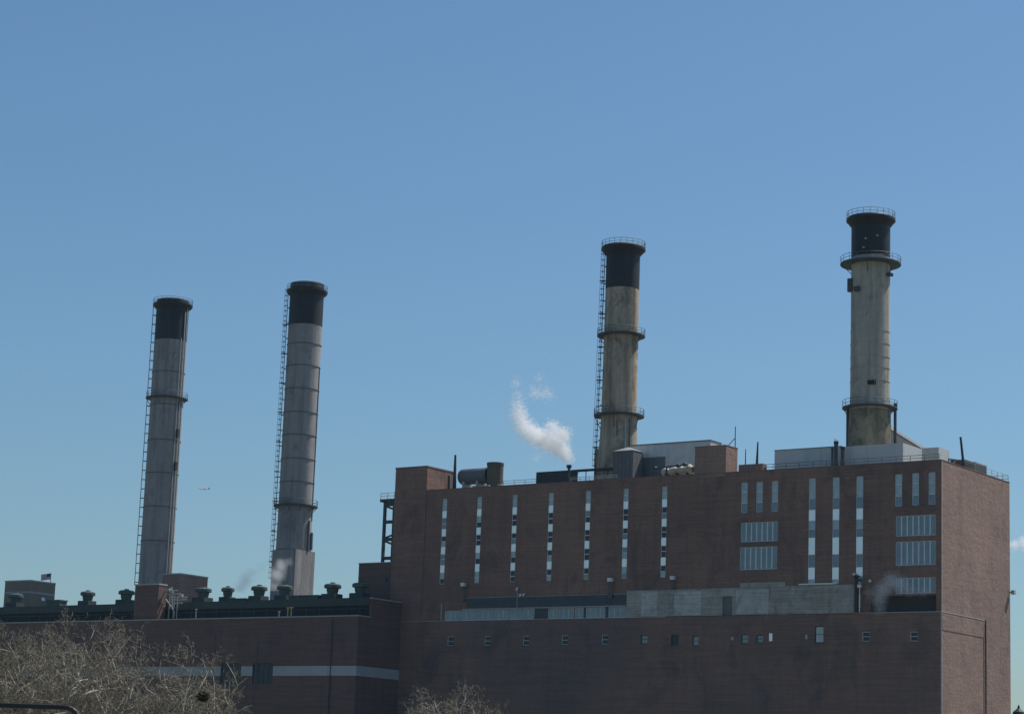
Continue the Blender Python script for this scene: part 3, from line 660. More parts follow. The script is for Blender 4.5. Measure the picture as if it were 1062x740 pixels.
tk2 = thing('storage_tank', 'upright rusty brown open cylindrical tank next to the horizontal tank', 'tank', (a.x, Yt-.5, DECK), 'rooftop tanks')
MB().lathe((a.x, Yt-.5), [(rv_, DECK+.2), (rv_, zt-.5), (rv_+.07, zt-.45), (rv_+.07, zt), (rv_-.15, zt), (rv_-.15, zt-1.5)], 36).build('shell', M['rust'], tk2, True)
MB().lathe((a.x, Yt-.5), [(rv_*1.1, DECK), (rv_*1.1, DECK+.18), (0, DECK+.19)], 24).build('base', M['pale_pipe'], tk2)
q = MB()
for k in range(7):
    xx = onY(486+k*6.6, 503, Y0+1.4).x; q.box(xx-.5, xx+.4, Y0+1.2, Y0+1.7, DECK, ZR+.25+.35*(k % 2))
solo(q, 'roof_clutter', M['tarp'], 'row of pale small valve boxes along roof edge below the tanks', 'valve boxes', (onY(505, 503, Y0+1.4).x, Y0+1.4, DECK))
# masts
def mast(label, xt, yt, xb, yb, Y, r0, r1, base=DECK, brace=None):
    t, b = onY(xt, yt, Y), onY(xb, yb, Y); d = (t-b); k = (base-b.z)/d.z; b = b+d*k
    root = thing('mast', label, 'mast', b, 'masts along the roof edge'); MB().tube(b, t, r0, r1, 8).build('pole', M['steel'], root)
    MB().tube(b, b+Vector((0, 0, .25)), r0*2.2, r0*2.2, 10).build('foot', M['steel'], root)
    if brace:
        p = onY(*brace[0], Y); q_ = onY(*brace[1], Y); MB().tube(p, q_, .07, .07, 6).build('brace', M['steel'], root)
    return root
mast('thick tapered black mast beside the brick corner tower', 472.3, 471.5, 471.2, 506, Y0+3, .42, .2)
mast('short dark stub mast against the lit side of corner tower', 465.6, 493, 465.4, 507, Y0+3, .28, .25)
mast('thin pole with diagonal brace behind the brick lift housing', 762.7, 442, 762.2, 480, Y0+8, .11, .08, brace=((762.5, 454), (755, 462)))
mast('slim tapered mast right of the lift housing, shorter of two', 773.3, 465.5, 773, 488, Y0+3, .14, .07)
mast('stout tapered grey mast left of the long clad housing', 786, 458, 784.7, 488, Y0+3, .32, .12)
mast('leaning black mast on the sunlit right-hand roof edge', 996.2, 453, 999.5, 484, Y0+11, .26, .2)
# dark exhaust ducts in front of long housing
Ye = Y0+2.2
for lb_, x, y, r_ in (('thin dark exhaust duct, left of the three before long housing', 863.3, 464, .2), ('thick dark exhaust duct with spiky top before long housing', 867.2, 457.5, .36), ('square-topped dark exhaust duct nearest tallest chimney', 874, 463.2, .32)):
    p = onY(x, y, Ye); e = thing('exhaust_duct', lb_, 'duct', (p.x, Ye, DECK), 'exhaust ducts before the long housing')
    MB().tube((p.x, Ye, DECK), (p.x, Ye, p.z), r_, r_, 12).build('pipe', M['steel_blue'], e)
    q = MB()
    if r_ > .33: q.tube((p.x-.2, Ye, p.z-.1), (p.x-.25, Ye, p.z+.5), .07); q.tube((p.x+.15, Ye, p.z-.1), (p.x+.22, Ye, p.z+.25), .07)
    q.lathe((p.x, Ye), [(r_, p.z-.5), (r_*1.2, p.z-.4), (r_*1.2, p.z), (r_*.9, p.z)], 14); q.build('collar', M['steel'], e)
# cream duct and floodlight bar
Yk = Y0+4; a = onY(688, 489, Yk); b = onY(719, 486.5, Yk)
cdk = thing('cream_duct', 'cream bulging insulated duct lying on roof left of lift housing', 'duct', ((a.x+b.x)/2, Yk, DECK))
q = MB(); n_ = 10; pr = [(a.x+(b.x-a.x)*k/n_, .75+.22*sin(k*2.3)+.12*k/n_, a.z-.1+.28*k/n_+.1*sin(k*1.7)) for k in range(n_+1)]
for xx, rr_, zz in pr:
    for j in range(16): t = 2*pi*j/16; q.v.append((xx, Yk+rr_*cos(t), zz+rr_*.85*sin(t)))
for i in range(n_):
    for j in range(16): k = (j+1) % 16; q.f.append((i*16+j, i*16+k, (i+1)*16+k, (i+1)*16+j)); q.mi.append(0)
q.f.append(tuple(range(16))); q.mi.append(0)
q.build('duct_body', M['tarp'], cdk, True)
q = MB()
for f_ in (.15, .5, .85): xx = a.x+(b.x-a.x)*f_; q.box(xx-.12, xx+.12, Yk-.8, Yk+.8, DECK, a.z-.5)
q.build_each('support', M['steel'], cdk)
Yl = Y0+1.6; p0 = onY(680, 485.3, Yl); p1 = onY(711, 481.5, Yl); pm = onY(691.5, 484.5, Yl)
fl = thing('floodlight_bar', 'dark floodlight bar on a post before the cream duct', 'floodlights', (pm.x, Yl, DECK))
MB().tube((pm.x, Yl, DECK), (pm.x, Yl, pm.z), .16).build('post', M['steel'], fl); MB().tube(p0, p1, .14).build('crossbar', M['steel'], fl)
for p in (p0, p1, onY(704, 482.6, Yl)):
    MB().tube(p-Vector((.1, .35, .05)), p+Vector((.1, .3, .05)), .36, .26, 10).build('lamp_head', M['steel'], fl)
# units on the sunlit right side
XU = X0-2.2
p0 = onX(1000, 478, XU); p1 = onX(1011, 481, XU)
for lb_, x0, x1, y, mm in (('brown louvred rooftop unit nearest the leaning mast', 1000, 1011, 474.8, 'rust'), ('pale boxy rooftop unit, far one on sunlit roof side', 1011.5, 1023.5, 477.6, 'conc_dull')):
    a = onX(x0, y+1, XU); b = onX(x1, y+4, XU)
    u = thing('rooftop_unit', lb_, 'rooftop unit', (XU-1.2, (a.y+b.y)/2, DECK), 'rooftop units on the sunlit side')
    MB().box(XU-2.6, XU, a.y, b.y, DECK+.2, a.z).build('casing', M[mm], u)
    q = MB(); zz = DECK+.5
    while zz < a.z-.2: q.box(XU+.002, XU+.06, a.y+.25, b.y-.25, zz, zz+.1); zz += .3
    q.build('louvre', M['steel_grey'], u); MB().box(XU-2.5, XU-.1, a.y+.1, b.y-.1, DECK, DECK+.19).build('plinth', M['roof'], u)
a = onX(984, 475.5, X0-1.2); b = onX(999, 477.5, X0-1.2); tr = MB(); c0 = a.copy(); c0.z = DECK; c1 = b.copy(); c1.z = DECK
for q0, q1 in ((a, b), (c0, a), (c1, b), (c0, (a+b)/2), ((a+b)/2, c1)): tr.tube(q0, q1, .12, .12, 6)
solo(tr, 'pipe_bracket', M['steel_blue'], 'small dark steel truss beside foot of the leaning mast', 'bracket', c0)
# railings along the parapet
def railing(label, pts, h, m=M['pale_pipe'], sp=2.0):
    root = thing('roof_railing', label, 'railing', pts[0], 'railings on the parapets'); rl = MB(); ps_ = MB()
    for a, b in zip(pts, pts[1:]):
        a, b = Vector(a), Vector(b)
        for k in (h, h*.5): rl.tube(a+Vector((0, 0, k)), b+Vector((0, 0, k)), .05, .05, 5)
        n = max(1, int((b-a).length/sp))
        for i in range(n+1): p = a+(b-a)*i/n; ps_.tube(p, p+Vector((0, 0, h)), .05, .05, 5)
    rl.build('rail', m, root); ps_.build_each('post', m, root)
z_ = ZR+.12
railing('thin roof railing between upright rusty tank and dark plant box', [(onY(522, 501, Y0+.2).x, Y0+.2, z_), (onY(556, 499, Y0+.2).x, Y0+.2, z_)], .85)
railing('thin roof railing from plant box past foot of tan chimney', [(onY(592, 498, Y0+.2).x, Y0+.2, z_), (onY(640, 495, Y0+.2).x, Y0+.2, z_)], .7)
railing('thin roof railing in front of long clad housing', [(onY(788, 488, Y0+.2).x, Y0+.2, z_), (onY(974, 478, Y0+.2).x, Y0+.2, z_)], .95, M['steel_grey'], 2.6)
railing('thin roof railing on the far sunlit roof corner', [(X0-.2, onX(1024, 492, X0).y, z_), (X0-.2, Y1-.1, z_), (X0-6, Y1-.1, z_)], 1.15)
# steel landing tower beside corner tower, standing on annex roof
Ya = YA+4; a0 = onY(398.5, 583, Ya); zA0 = ra[3]; zD = onY(398, 519, Ya).z; x1_ = XT-.3; x0_ = onY(398.3, 550, Ya).x
st = thing('steel_landing_tower', 'braced blue-grey steel frame with railed landing beside corner tower', 'steel frame', (x0_, Ya, zA0))
q = MB()
for yy in (Ya, Ya+3): q.box(x0_-.25, x0_+.25, yy-.25, yy+.25, zA0, zD)
q.build_each('column', M['steel_blue'], st)
q = MB(); zs_ = [onY(402, y, Ya).z for y in (578.5, 559, 541, 523)]
for z in zs_:
    for yy in (Ya, Ya+3): q.box(x0_+.26, x1_, yy-.18, yy+.18, z-.32, z+.32)
q.build_each('beam', M['steel_blue'], st)
q = MB()
for yy in (Ya, Ya+3):
    q.tube((x0_+.2, yy, zs_[3]-.3), (x1_, yy, zs_[3]-2.2), .2); q.tube((x0_+.2, yy, zs_[1]+.3), (x1_, yy, zs_[1]+1.9), .2); q.tube((x0_+.2, yy, zs_[1]-.3), (x1_, yy, zs_[1]-2.2), .2)
q.build_each('brace', M['steel_blue'], st)
MB().box(x0_-.9, x1_, Ya-.6, Ya+3.6, zD-.3, zD+.25).build('landing', M['steel_blue'], st)
q = MB()
for k in (.6, 1.2): q.path([(x1_, Ya-.5, zD+.25+k), (x0_-.8, Ya-.5, zD+.25+k), (x0_-.8, Ya+3.5, zD+.25+k)], .05, 5)
for k in range(5): xx = x0_-.8+(x1_-x0_+.8)*k/4; q.tube((xx, Ya-.5, zD+.25), (xx, Ya-.5, zD+1.45), .05)
q.build('railing', M['pale_pipe'], st)

# ------------------------------------------------------------------ small things on the facade and the ledge
for lb_, x, y0, y1, w_ in (('white-capped vent pipe left end of glazed gallery', 480.6, 604, 624, 4.4), ('white-capped broad vent pipe left of the block wall', 633, 599, 620, 5.2), ('white-capped slim vent pipe above the block wall', 697.8, 597, 611, 4.2)):
    p = onY(x, y0, Y0-.6); zb_ = onY(x, y1, Y0-.6).z; hw = w_/2*mpp(p)
    e = thing('vent_pipe', lb_, 'vent pipe', (p.x, Y0-.6, zb_), 'white-capped vent pipes')
    q = MB(); q.tube((p.x-hw*.45, Y0-.6, zb_), (p.x-hw*.45, Y0-.6, p.z-.5), hw*.3); q.tube((p.x+hw*.45, Y0-.6, zb_), (p.x+hw*.45, Y0-.6, p.z-.5), hw*.3); q.build('pipe', M['steel_grey'], e)
    q = MB(); q.box(p.x-hw*.5, p.x+hw*.5, Y0-.59, Y0-.003, zb_+.3, zb_+.5); q.build('bracket', M['steel_grey'], e)
    MB().box(p.x-hw, p.x+hw, Y0-1.0, Y0-.25, p.z-.65, p.z).build('hood', M['white'], e)
# dark stack with white pipe
p = onY(888.6, 596, Y0-.8); sk = thing('exhaust_stack', 'dark slender exhaust stack with white pipe rising from the ledge', 'stack', (p.x, Y0-.8, ZL+.12))
q = MB(); q.tube((p.x, Y0-.8, ZL+.12), (p.x, Y0-.8, p.z), .4, .26, 12); q.lathe((p.x, Y0-.8), [(.26, p.z-.5), (.5, p.z-.35), (.5, p.z-.05), (.25, p.z)], 12); q.build('pipe', M['steel'], sk)
a = onY(891.6, 616, Y0-1.3); b = onY(891.4, 629.5, Y0-1.3); q = MB(); q.tube(b, a, .13); q.tube(b-Vector((0, 0, .8)), b, .09); a2 = onY(891.4, 607.3, Y0-1.3); q.box(a2.x-.3, a2.x+.3, Y0-1.5, Y0-1.1, a2.z-.25, a2.z+.25); q.tube(a, a2, .08); q.build('white_pipe', M['white'], sk)
a = onY(890.5, 601, Y0-.8); MB().box(a.x-.5, a.x+.4, Y0-1.2, Y0-.5, a.z-.2, a.z+.2).build('damper', M['steel'], sk)
for lb_, x, y in (('small white lamp on wall left of smoking recess', 902.2, 602), ('small white lamp beside top of the exhaust stack', 885.8, 595.2)):
    p = onY(x, y, Y0-.35); e = thing('wall_lamp', lb_, 'lamp', (p.x, Y0-.003, p.z), 'white wall lamps')
    bmh = MB(); bmh.lathe((p.x, Y0-.35), [(.01, p.z-.3), (.2, p.z-.22), (.3, p.z), (.2, p.z+.22), (.01, p.z+.3)], 12); bmh.build('globe', M['white'], e, True)
    MB().tube((p.x, Y0-.003, p.z), (p.x, Y0-.2, p.z), .06).build('arm', M['steel'], e)
p = onY(535.6, 609.5, Y0-.5); e = thing('lamp_mast', 'thin pale mast with twin small lamps above glazed gallery', 'lamp mast', (p.x, Y0-.5, zf))
MB().tube((p.x, Y0-.12, zf), (p.x, Y0-.12, p.z), .07).build('pole', M['pale_pipe'], e)
for x, y in ((539.5, 616), (543, 615.5), (536, 609.5)):
    q = onY(x, y, Y0-.5); MB().tube(q+Vector((0, .3, .1)), q-Vector((.1, .1, .35)), .16, .26, 8).build('lamp_head', M['white'], e)
q0 = onY(543.3, 615.5, Y0-.5); MB().box(p.x, q0.x, Y0-.16, Y0-.08, q0.z, q0.z+.1).build('arm', M['pale_pipe'], e)
p = onX(1047.4, 614, X0); e = thing('flood_lamp', 'small grey floodlight box fixed to far edge of sunlit wall', 'lamp', (X0+.01, Y1-.4, p.z))
MB().box(X0+.35, X0+.95, Y1-.5, Y1+.35, p.z-.35, p.z+.35).build('lamp_head', M['pale_pipe'], e); MB().box(X0+.003, X0+.349, Y1-.3, Y1-.15, p.z-.1, p.z+.1).build('arm', M['steel'], e)
for lb_, x, y, w_, h_ in (('small white box on podium wall between two blue windows', 799.8, 660.6, 3.2, 7.5), ('tiny pale box low on podium wall left of blue windows', 760, 662, 2.4, 3), ('tiny pale box on podium wall left of tall pale window', 836.8, 660.3, 2.4, 4)):
    r = rect(x-w_/2, x+w_/2, y-h_/2, y+h_/2, YPD); q = MB().box(r[0], r[1], YPD-.2, YPD-.003, r[2], r[3]); q.box(r[0]-.03, r[1]+.03, YPD-.24, YPD-.003, r[3]+.002, r[3]+.08)
    solo(q, 'wall_box', M['panel'] if h_ > 5 else M['pale_pipe'], lb_, 'wall box', ((r[0]+r[1])/2, YPD-.003, r[2]), 'pale boxes on the podium wall')

# ------------------------------------------------------------------ boiler house roof: ventilators, flag, pipes
ZV = ZH+.004; YV = YP+3.2
vx = [16.5, 91, 131, 210.5, 236, 268.5, 295, 344.5, 373.5]
vl = ['before striped stair block at far left', 'standing alone left of the grey chimney', 'just left of the front stair block', 'against the sunlit brick block', 'narrow gap right of the brick block', 'beside the bluish wisp of smoke', 'before foot of the hooped chimney', 'alone right of hooped chimney', 'at right end beside brick annex']
def ventilator(p):
    e = thing('roof_ventilator', '', 'ventilator', p, 'green ventilators along the boiler house roof')
    x, y, z = p
    MB().box(x-1.75, x+1.55, y-1.2, y+1.2, z, z+1.15).build('curb', M['copper_dark'], e)
    MB().lathe((x, y), [(1.0, z+1.152), (1.0, z+1.35), (1.15, z+1.9), (1.15, z+2.25)], 20).build('throat', M['copper'], e, False)
    q = MB(); q.lathe((x, y), [(1.15, z+2.2), (1.62, z+2.3), (1.62, z+2.85), (1.35, z+3.05), (.5, z+3.2), (.45, z+3.4), (.01, z+3.42)], 20); q.build('hood', M['copper'], e)
    return e
v0 = None
for x, lb_ in zip(vx, vl):
    p = onY(x, 619, YV); p = Vector((p.x, YV, ZV))
    if v0 is None: v = v0 = ventilator(p)
    else: v = copy_tree(v0); v.location = p
    v['label'] = 'green copper mushroom ventilator '+lb_
    k_ = {236: .82, 91: .96, 131: 1.03, 344.5: 1.02, 295: .97, 210.5: 1.05}.get(x, 1.0); v.scale = (k_, k_, .9+.1*k_ if k_ < 1 else 1.0); v.rotation_euler.z = (x % 7)*.02-.06
for lb_, x0, x1, dz in (('low dark copper box right of the striped stair block', 52, 66, 1.5), ('low pale green skylight between brick block and hooped chimney', 240, 258, .75), ('low pale green skylight right of the hooped chimney base', 303, 333, 1.0)):
    a, b = onY(x0, 622, YV).x, onY(x1, 622, YV).x; q = MB(); q.box(a, b, YV-1, YV+1, ZV, ZV+dz*.8); q.box(a-.15, b+.15, YV-1.15, YV+1.15, ZV+dz*.8+.002, ZV+dz)
    solo(q, 'roof_skylight', M['copper'], lb_, 'skylight', ((a+b)/2, YV, ZV), 'low boxes on the boiler house roof')
# flag
p = onY(52.2, 603.5, Y0+6); t = onY(52.4, 593.5, Y0+6)
fp = thing('flagpole', 'short pole flying a faded striped flag behind striped stair block', 'flag', (p.x, p.y, ZP))
MB().tube((p.x, p.y, ZP), (p.x, p.y, t.z), .07).build('pole', M['steel'], fp)
u = leftdir(p); L_ = 2.0; H_ = 1.35; q = MB(); n_ = 10
fpnt = lambda a, b: Vector((p.x, p.y, t.z-.15-b*H_-.35*a))+u*(.08+a*L_)+Vector((-u.y, u.x, 0))*(.12*sin(a*7))
for i in range(n_):
    for j in range(13):
        a0, a1 = i/n_, (i+1)/n_; b0, b1 = j/13, (j+1)/13
        mi = 2 if (a1 <= .41 and j < 7) else (0 if j % 2 == 0 else 1)
        q.quad([fpnt(a0, b1), fpnt(a1, b1), fpnt(a1, b0), fpnt(a0, b0)], mi)
q.build('flag', [M['red'], M['white'], M['blue']], fp)
# tangle of pale pipes right of stair block
Yr = YF+2.6; q = MB(); zb_ = ZF-.6; gp = lambda x, y: onY(x, y, Yr)
for x in (176.5, 181, 184.5): a = gp(x, 612+(x-176)*.6); q.tube((a.x, Yr, zb_), a, .11)
for x0, x1, y in ((173, 187, 616), (178, 194, 619.5), (179, 193, 622), (181, 189, 625.5), (170, 184, 612.5)): q.tube(gp(x0, y), gp(x1, y-.6), .12)
q.tube(gp(172, 621), gp(181, 634), .14); q.tube(gp(181, 634), gp(180.5, 640), .1); q.tube(gp(167, 637), gp(171, 628), .1); q.tube(gp(178, 608), gp(178.5, 630), .13)
for x, y in ((175, 611), (178, 613), (188, 617)): a = gp(x, y); q.box(a.x-.35, a.x+.35, Yr-.3, Yr+.3, a.z-.25, a.z+.25)
pr_ = solo(q, 'pipe_rack', M['pale_pipe'], 'tangled rack of pale pipes on roof right of front stair block', 'pipe rack', (gp(180, 640).x, Yr, zb_))
q = MB(); xx = gp(299, 630); 
for x in (298.6, 302.2): a = onY(x, 629.5, YF+1.4); q.tube((a.x, YF+1.4, ZF-.6), a, .1)
a, b = onY(297.2, 630, YF+1.4), onY(304, 629.6, YF+1.4); q.tube(a, b, .09)
solo(q, 'safety_post', M['yellow'], 'pair of yellow safety posts behind the low parapet', 'safety post', (a.x, YF+1.4, ZF-.6))
for lb_, x, y in (('single pale stub pipe behind parapet left of smoke wisp', 203.5, 631.5), ('short pale stub pipe behind parapet between dark bays', 289.5, 634)):
    a = onY(x, y, YF+1.2); q = MB().tube((a.x, YF+1.2, ZF-.6), a, .09); q.box(a.x-.18, a.x+.18, YF+1.05, YF+1.35, a.z-.05, a.z+.12)
    solo(q, 'stub_pipe', M['pale_pipe'], lb_, 'pipe', (a.x, YF+1.2, ZF-.6), 'stub pipes behind the parapet')
# round white dish on striped block
p = onY(44.5, 621, Y0-.3)
blkx = rect(5, 31.5, 602.6, 614, Y0)[1]; p = onX(44.5, 621.2, blkx+.45); e = thing('satellite_dish', 'small white dish on side of striped stair block', 'dish', (blkx+.003, p.y, p.z))
q = MB(); c = Vector((blkx+.45, p.y, p.z)); dv = Vector((.8, -.5, .35)).normalized(); q.tube(c-dv*.15, c+dv*.15, .12, .45, 16); q.build('reflector', M['white'], e)
MB().tube((blkx+.003, p.y, p.z-.1), c-dv*.1, .05).build('arm', M['steel'], e)

# ------------------------------------------------------------------ bare trees
def make_tree(label, xpx, ytop, dist, width_px, seed, dens=1.0, lean=0.0, crownfrac=.72, tone='twig'):
    rnd = random.Random(seed)
    d = ray(xpx, ytop); top = CAM+d*(dist/sqrt(d.x**2+d.y**2)); H = top.z; base = Vector((top.x, top.y, 0)); R_ = width_px*mpp(top)/2
    tv, tf, cv, cf = [], [], [], []
    def seg(V, Fc, p0, p1, r0, r1, n):
        dd = (p1-p0)
        if dd.length < 1e-5: return
        dd.normalize(); a = dd.orthogonal().normalized(); b = dd.cross(a); k = len(V)
        for P, r in ((p0, r0), (p1, r1)):
            for i in range(n): t = 2*pi*i/n; V.append(P+(a*cos(t)+b*sin(t))*r)
        for i in range(n): j = (i+1) % n; Fc.append((k+i, k+j, k+n+j, k+n+i))
    cz = H*(1-crownfrac/2); rz = H*crownfrac/2
    def inside(p, s=1.0):
        return ((p.x/R_)**2+(p.y/R_)**2+((p.z-cz)/rz)**2) < s
    def rv3(): return Vector((rnd.gauss(0, 1), rnd.gauss(0, 1), rnd.gauss(0, 1)))
    def grow(p, dr, L, r, lev):
        nseg = 4 if lev < 3 else 3; pts = [p]; rads = [r]; dcur = dr.copy()
        for i in range(nseg):
            dcur = (dcur+rv3()*(.16 if lev < 2 else .24)+Vector((0, 0, .07 if lev < 4 else .02))).normalized()
            p = p+dcur*(L/nseg)
            pts.append(p); rads.append(max(r*(1-.5*(i+1)/nseg), .006))
            if lev > 0 and not inside(p, 1.08): break
        for i in range(len(pts)-1):
            if lev <= 3: seg(tv, tf, pts[i], pts[i+1], rads[i], rads[i+1], 5 if lev < 3 else 3)
            else: seg(cv, cf, pts[i], pts[i+1], rads[i], rads[i+1], 3)
        if lev >= 6: return
        nch = {0: 0, 1: 5, 2: 5, 3: int(4.6*dens+.5), 4: int(4.6*dens+.5), 5: int(3*dens+.5)}[lev]
        for k in range(nch):
            f_ = .2+.8*(k+rnd.random())/nch; i = min(int(f_*(len(pts)-1)), len(pts)-2); g_ = f_*(len(pts)-1)-i
            q = pts[i].lerp(pts[i+1], min(g_, 1))
            if lev > 1 and not inside(q, 1.05): continue
            ax = (pts[i+1]-pts[i]).normalized(); sd = rv3(); sd = (sd-ax*sd.dot(ax)).normalized()
            nd_ = (ax*.6+sd*rnd.uniform(.6, 1.2)).normalized()
            grow(q, nd_, L*(rnd.uniform(.42, .68) if lev < 4 else rnd.uniform(.36, .58)), max(rads[i]*rnd.uniform(.47, .63), .008), lev+1)
    fork = H*(1-crownfrac)*1.02
    tp = [Vector((0, 0, -.2)), Vector((lean*.3, 0, fork*.5)), Vector((lean*.6, .05, fork))]
    r0 = .016*H+.05
    seg(tv, tf, tp[0], tp[1], r0*1.25, r0, 8); seg(tv, tf, tp[1], tp[2], r0, r0*.8, 8)
    nl = 7
    for k in range(nl):
        t = 2*pi*(k+rnd.random()*.6)/nl; tilt = rnd.uniform(.15, .95) if k else .05
        dr = Vector((cos(t)*sin(tilt), sin(t)*sin(tilt), cos(tilt)))
        ln = .62*(rz*1.75 if tilt < .45 else min(rz*1.5, R_*1.25))
        grow(tp[2]+Vector((0, 0, -rnd.random()*fork*.12)), dr, ln, r0*.56, 1)
    root = thing('bare_tree', label, 'tree', base, 'bare trees in front of the buildings')
    m1 = MB(); m1.v = [(v.x, v.y, v.z) for v in tv]; m1.f = tf; m1.mi = [0]*len(tf)
    m2 = MB(); m2.v = [(v.x, v.y, v.z) for v in cv]; m2.f = cf; m2.mi = [0]*len(cf)
    for m_, nm, mt in ((m1, 'trunk', M['bark']), (m2, 'crown', M[tone])):
        m_.v = [(x+base.x, y+base.y, z) for x, y, z in m_.v]; m_.build(nm, mt, root)
    return root
make_tree('bare tan tree cut by the picture edge, pale limbs low down', 2, 612, 88, 150, 11, 1.0)
make_tree('bare feathery tree behind the edge tree, before striped stair block', 34, 612, 101, 120, 19, 1.0)
make_tree('bare bushy tree between striped stair block and first lone ventilator', 74, 610, 93, 125, 23, 1.0)
make_tree('bare tree with upright twigs below the lone ventilator', 105, 618, 102, 110, 29, 1.0)
make_tree('bare dense tree standing below the ladder chimney and stair block', 138, 622, 96, 115, 37, 1.0)
make_tree('bare lower tree filling gap below the pale pipe rack', 172, 652, 91, 90, 43, 1.0)
make_tree('bare tree with ragged crown in front of dark windows in band', 210, 634, 94, 90, 41, .95)
make_tree('low bare tree with a dark nest, lowest of the clump', 214, 682, 86, 100, 53, .9)
make_tree('small bare tree alone before the podium wall', 478, 682, 97, 200, 64, .8, crownfrac=.62)
make_tree('smaller bare tree overlapping the lone one before podium wall', 519, 711, 99, 90, 91, .8, crownfrac=.62)
make_tree('very low bare treetop beneath pale band, nearer the clump', 305, 730, 95, 50, 71, .8)
make_tree('very low bare treetop near corner of boiler house', 364, 729, 95, 40, 83, .8)
d = ray(211, 722); p = CAM+d*(84/sqrt(d.x**2+d.y**2)); rn = random.Random(5); q = MB()
for i in range(150):
    v = Vector((rn.gauss(0, 1), rn.gauss(0, 1), rn.gauss(0, 1))).normalized(); c = p+Vector((v.x*.2, v.y*.2, v.z*.13))*(rn.random()**.4)
    e = Vector((rn.gauss(0, 1), rn.gauss(0, 1), rn.gauss(0, .6))).normalized()*.12; q.tube(c-e, c+e, .03, .02, 4)
solo(q, 'dark_tuft', M['tuft'], 'dark clump of short sticks lodged in low bare tree', 'tuft', p-Vector((0, 0, .17)))  # dark bundle of short rods set among the low branches

# ------------------------------------------------------------------ tube frame and lamp at the picture's lower corners
dF = 20.0
def fr_pt(x, y): d = ray(x, y); return CAM+d*(dF/d.dot(rv))
tr_ = fr_pt(74, 732.6); zt = fr_pt(40, 731.8).z
fr = thing('tube_frame', 'black tubular metal frame with rounded corner before the trees', 'metal frame', (tr_.x, tr_.y, 0))
R1 = fr_pt(82.5, 740); tl = fr_pt(-60, 733); ax = (Vector((R1.x, R1.y, 0))-Vector((tl.x, tl.y, 0))); Lf = ax.length; ax.normalize()
pt = lambda s, z: Vector((R1.x, R1.y, 0))-ax*s+Vector((0, 0, z))
cr = .13; top = [pt(0, 0), pt(0, zt-cr)]+[pt(cr-cr*cos(a), zt-cr+cr*sin(a)) for a in [radians(k*15) for k in range(1, 6)]]+[pt(cr, zt), pt(Lf-cr, zt), pt(Lf, zt-cr), pt(Lf, 0)]
MB().path(top, .022, 10).build('tube', M['black'], fr)
q = MB(); q.path([pt(0, 1.2), pt(Lf, 1.2)], .018, 8); q.path([pt(Lf/2, 1.2), pt(Lf/2, 0)], .018, 8); q.build('crossbar', M['black'], fr)
d = ray(1056.5, 733.5); p = CAM+d*(70/d.dot(rv)); b = (p.x, p.y, 0)
sl2 = thing('street_lamp', 'dark lamp post finial peeping up right of sunlit wall', 'street lamp', b)
MB().lathe(b, [(.16, 0), (.14, .8), (.07, 1), (.055, p.z-.75)], 12).build('post', M['steel'], sl2, True)
MB().lathe(b, [(.06, p.z-.75), (.13, p.z-.6), (.16, p.z-.25), (.17, p.z-.22)], 12).build('lantern', M['pane_mid'], sl2)
MB().lathe(b, [(.2, p.z-.22), (.17, p.z-.12), (.05, p.z-.02), (.035, p.z), (.04, p.z+.03), (.01, p.z+.09)], 12).build('finial', M['steel'], sl2)

# ------------------------------------------------------------------ airliner
d = ray(211.5, 506.6); P = CAM+d*(7600/d.length); al = thing('airliner', 'tiny white airliner flying left in the open sky', 'airplane', P)
nose = (-RT+UP*.13).normalized(); side = Vector((nose.y, -nose.x, 0)).normalized(); upv = side.cross(nose).normalized()
if upv.z < 0: upv = -upv
ap_ = lambda a, b, c: P+nose*a+side*b+upv*c
q = MB(); prf = [(17, .2), (15.5, 1.3), (13, 1.9), (-8, 1.9), (-14, 1.1), (-17.5, .3)]
for (a, ra1), (b, rb1) in zip(prf, prf[1:]): q.tube(ap_(a, 0, 0), ap_(b, 0, .0 if b > -9 else .5), ra1, rb1, 14, False)
q.build('fuselage', M['airliner'], al, True)
def slab(pts, th):
    q = MB(); t = upv*th; A = [x_+t for x_ in pts]; B = [x_-t for x_ in pts]; q.quad(A); q.quad(B[::-1]); n = len(pts)
    for i in range(n): q.quad([A[i], A[(i+1) % n], B[(i+1) % n], B[i]])
    return q
for s in (-1, 1):
    slab([ap_(4, s*1.5, -1), ap_(-5, s*17, .6), ap_(-7, s*17, .6), ap_(-3, s*1.5, -1)], .25).build('wing', M['airliner'], al)
    slab([ap_(-13, s*.6, .6), ap_(-16, s*6.5, 1), ap_(-17.3, s*6.5, 1), ap_(-16.2, s*.6, .6)], .15).build('tailplane', M['airliner'], al)
    MB().tube(ap_(3, s*5.5, -1.7), ap_(-1, s*5.5, -1.7), 1.0, .8, 10).build('engine', M['airliner'], al)
q = MB(); fpts = [ap_(-12.5, 0, 1.3), ap_(-16.5, 0, 6.5), ap_(-18.5, 0, 6.5), ap_(-17, 0, .8)]
o = side*.15; q.quad([x_+o for x_ in fpts]); q.quad([x_-o for x_ in fpts][::-1])
for i in range(4): j = (i+1) % 4; q.quad([fpts[i]+o, fpts[j]+o, fpts[j]-o, fpts[i]-o])
q.build('tail_fin', M['steel_blue'], al)

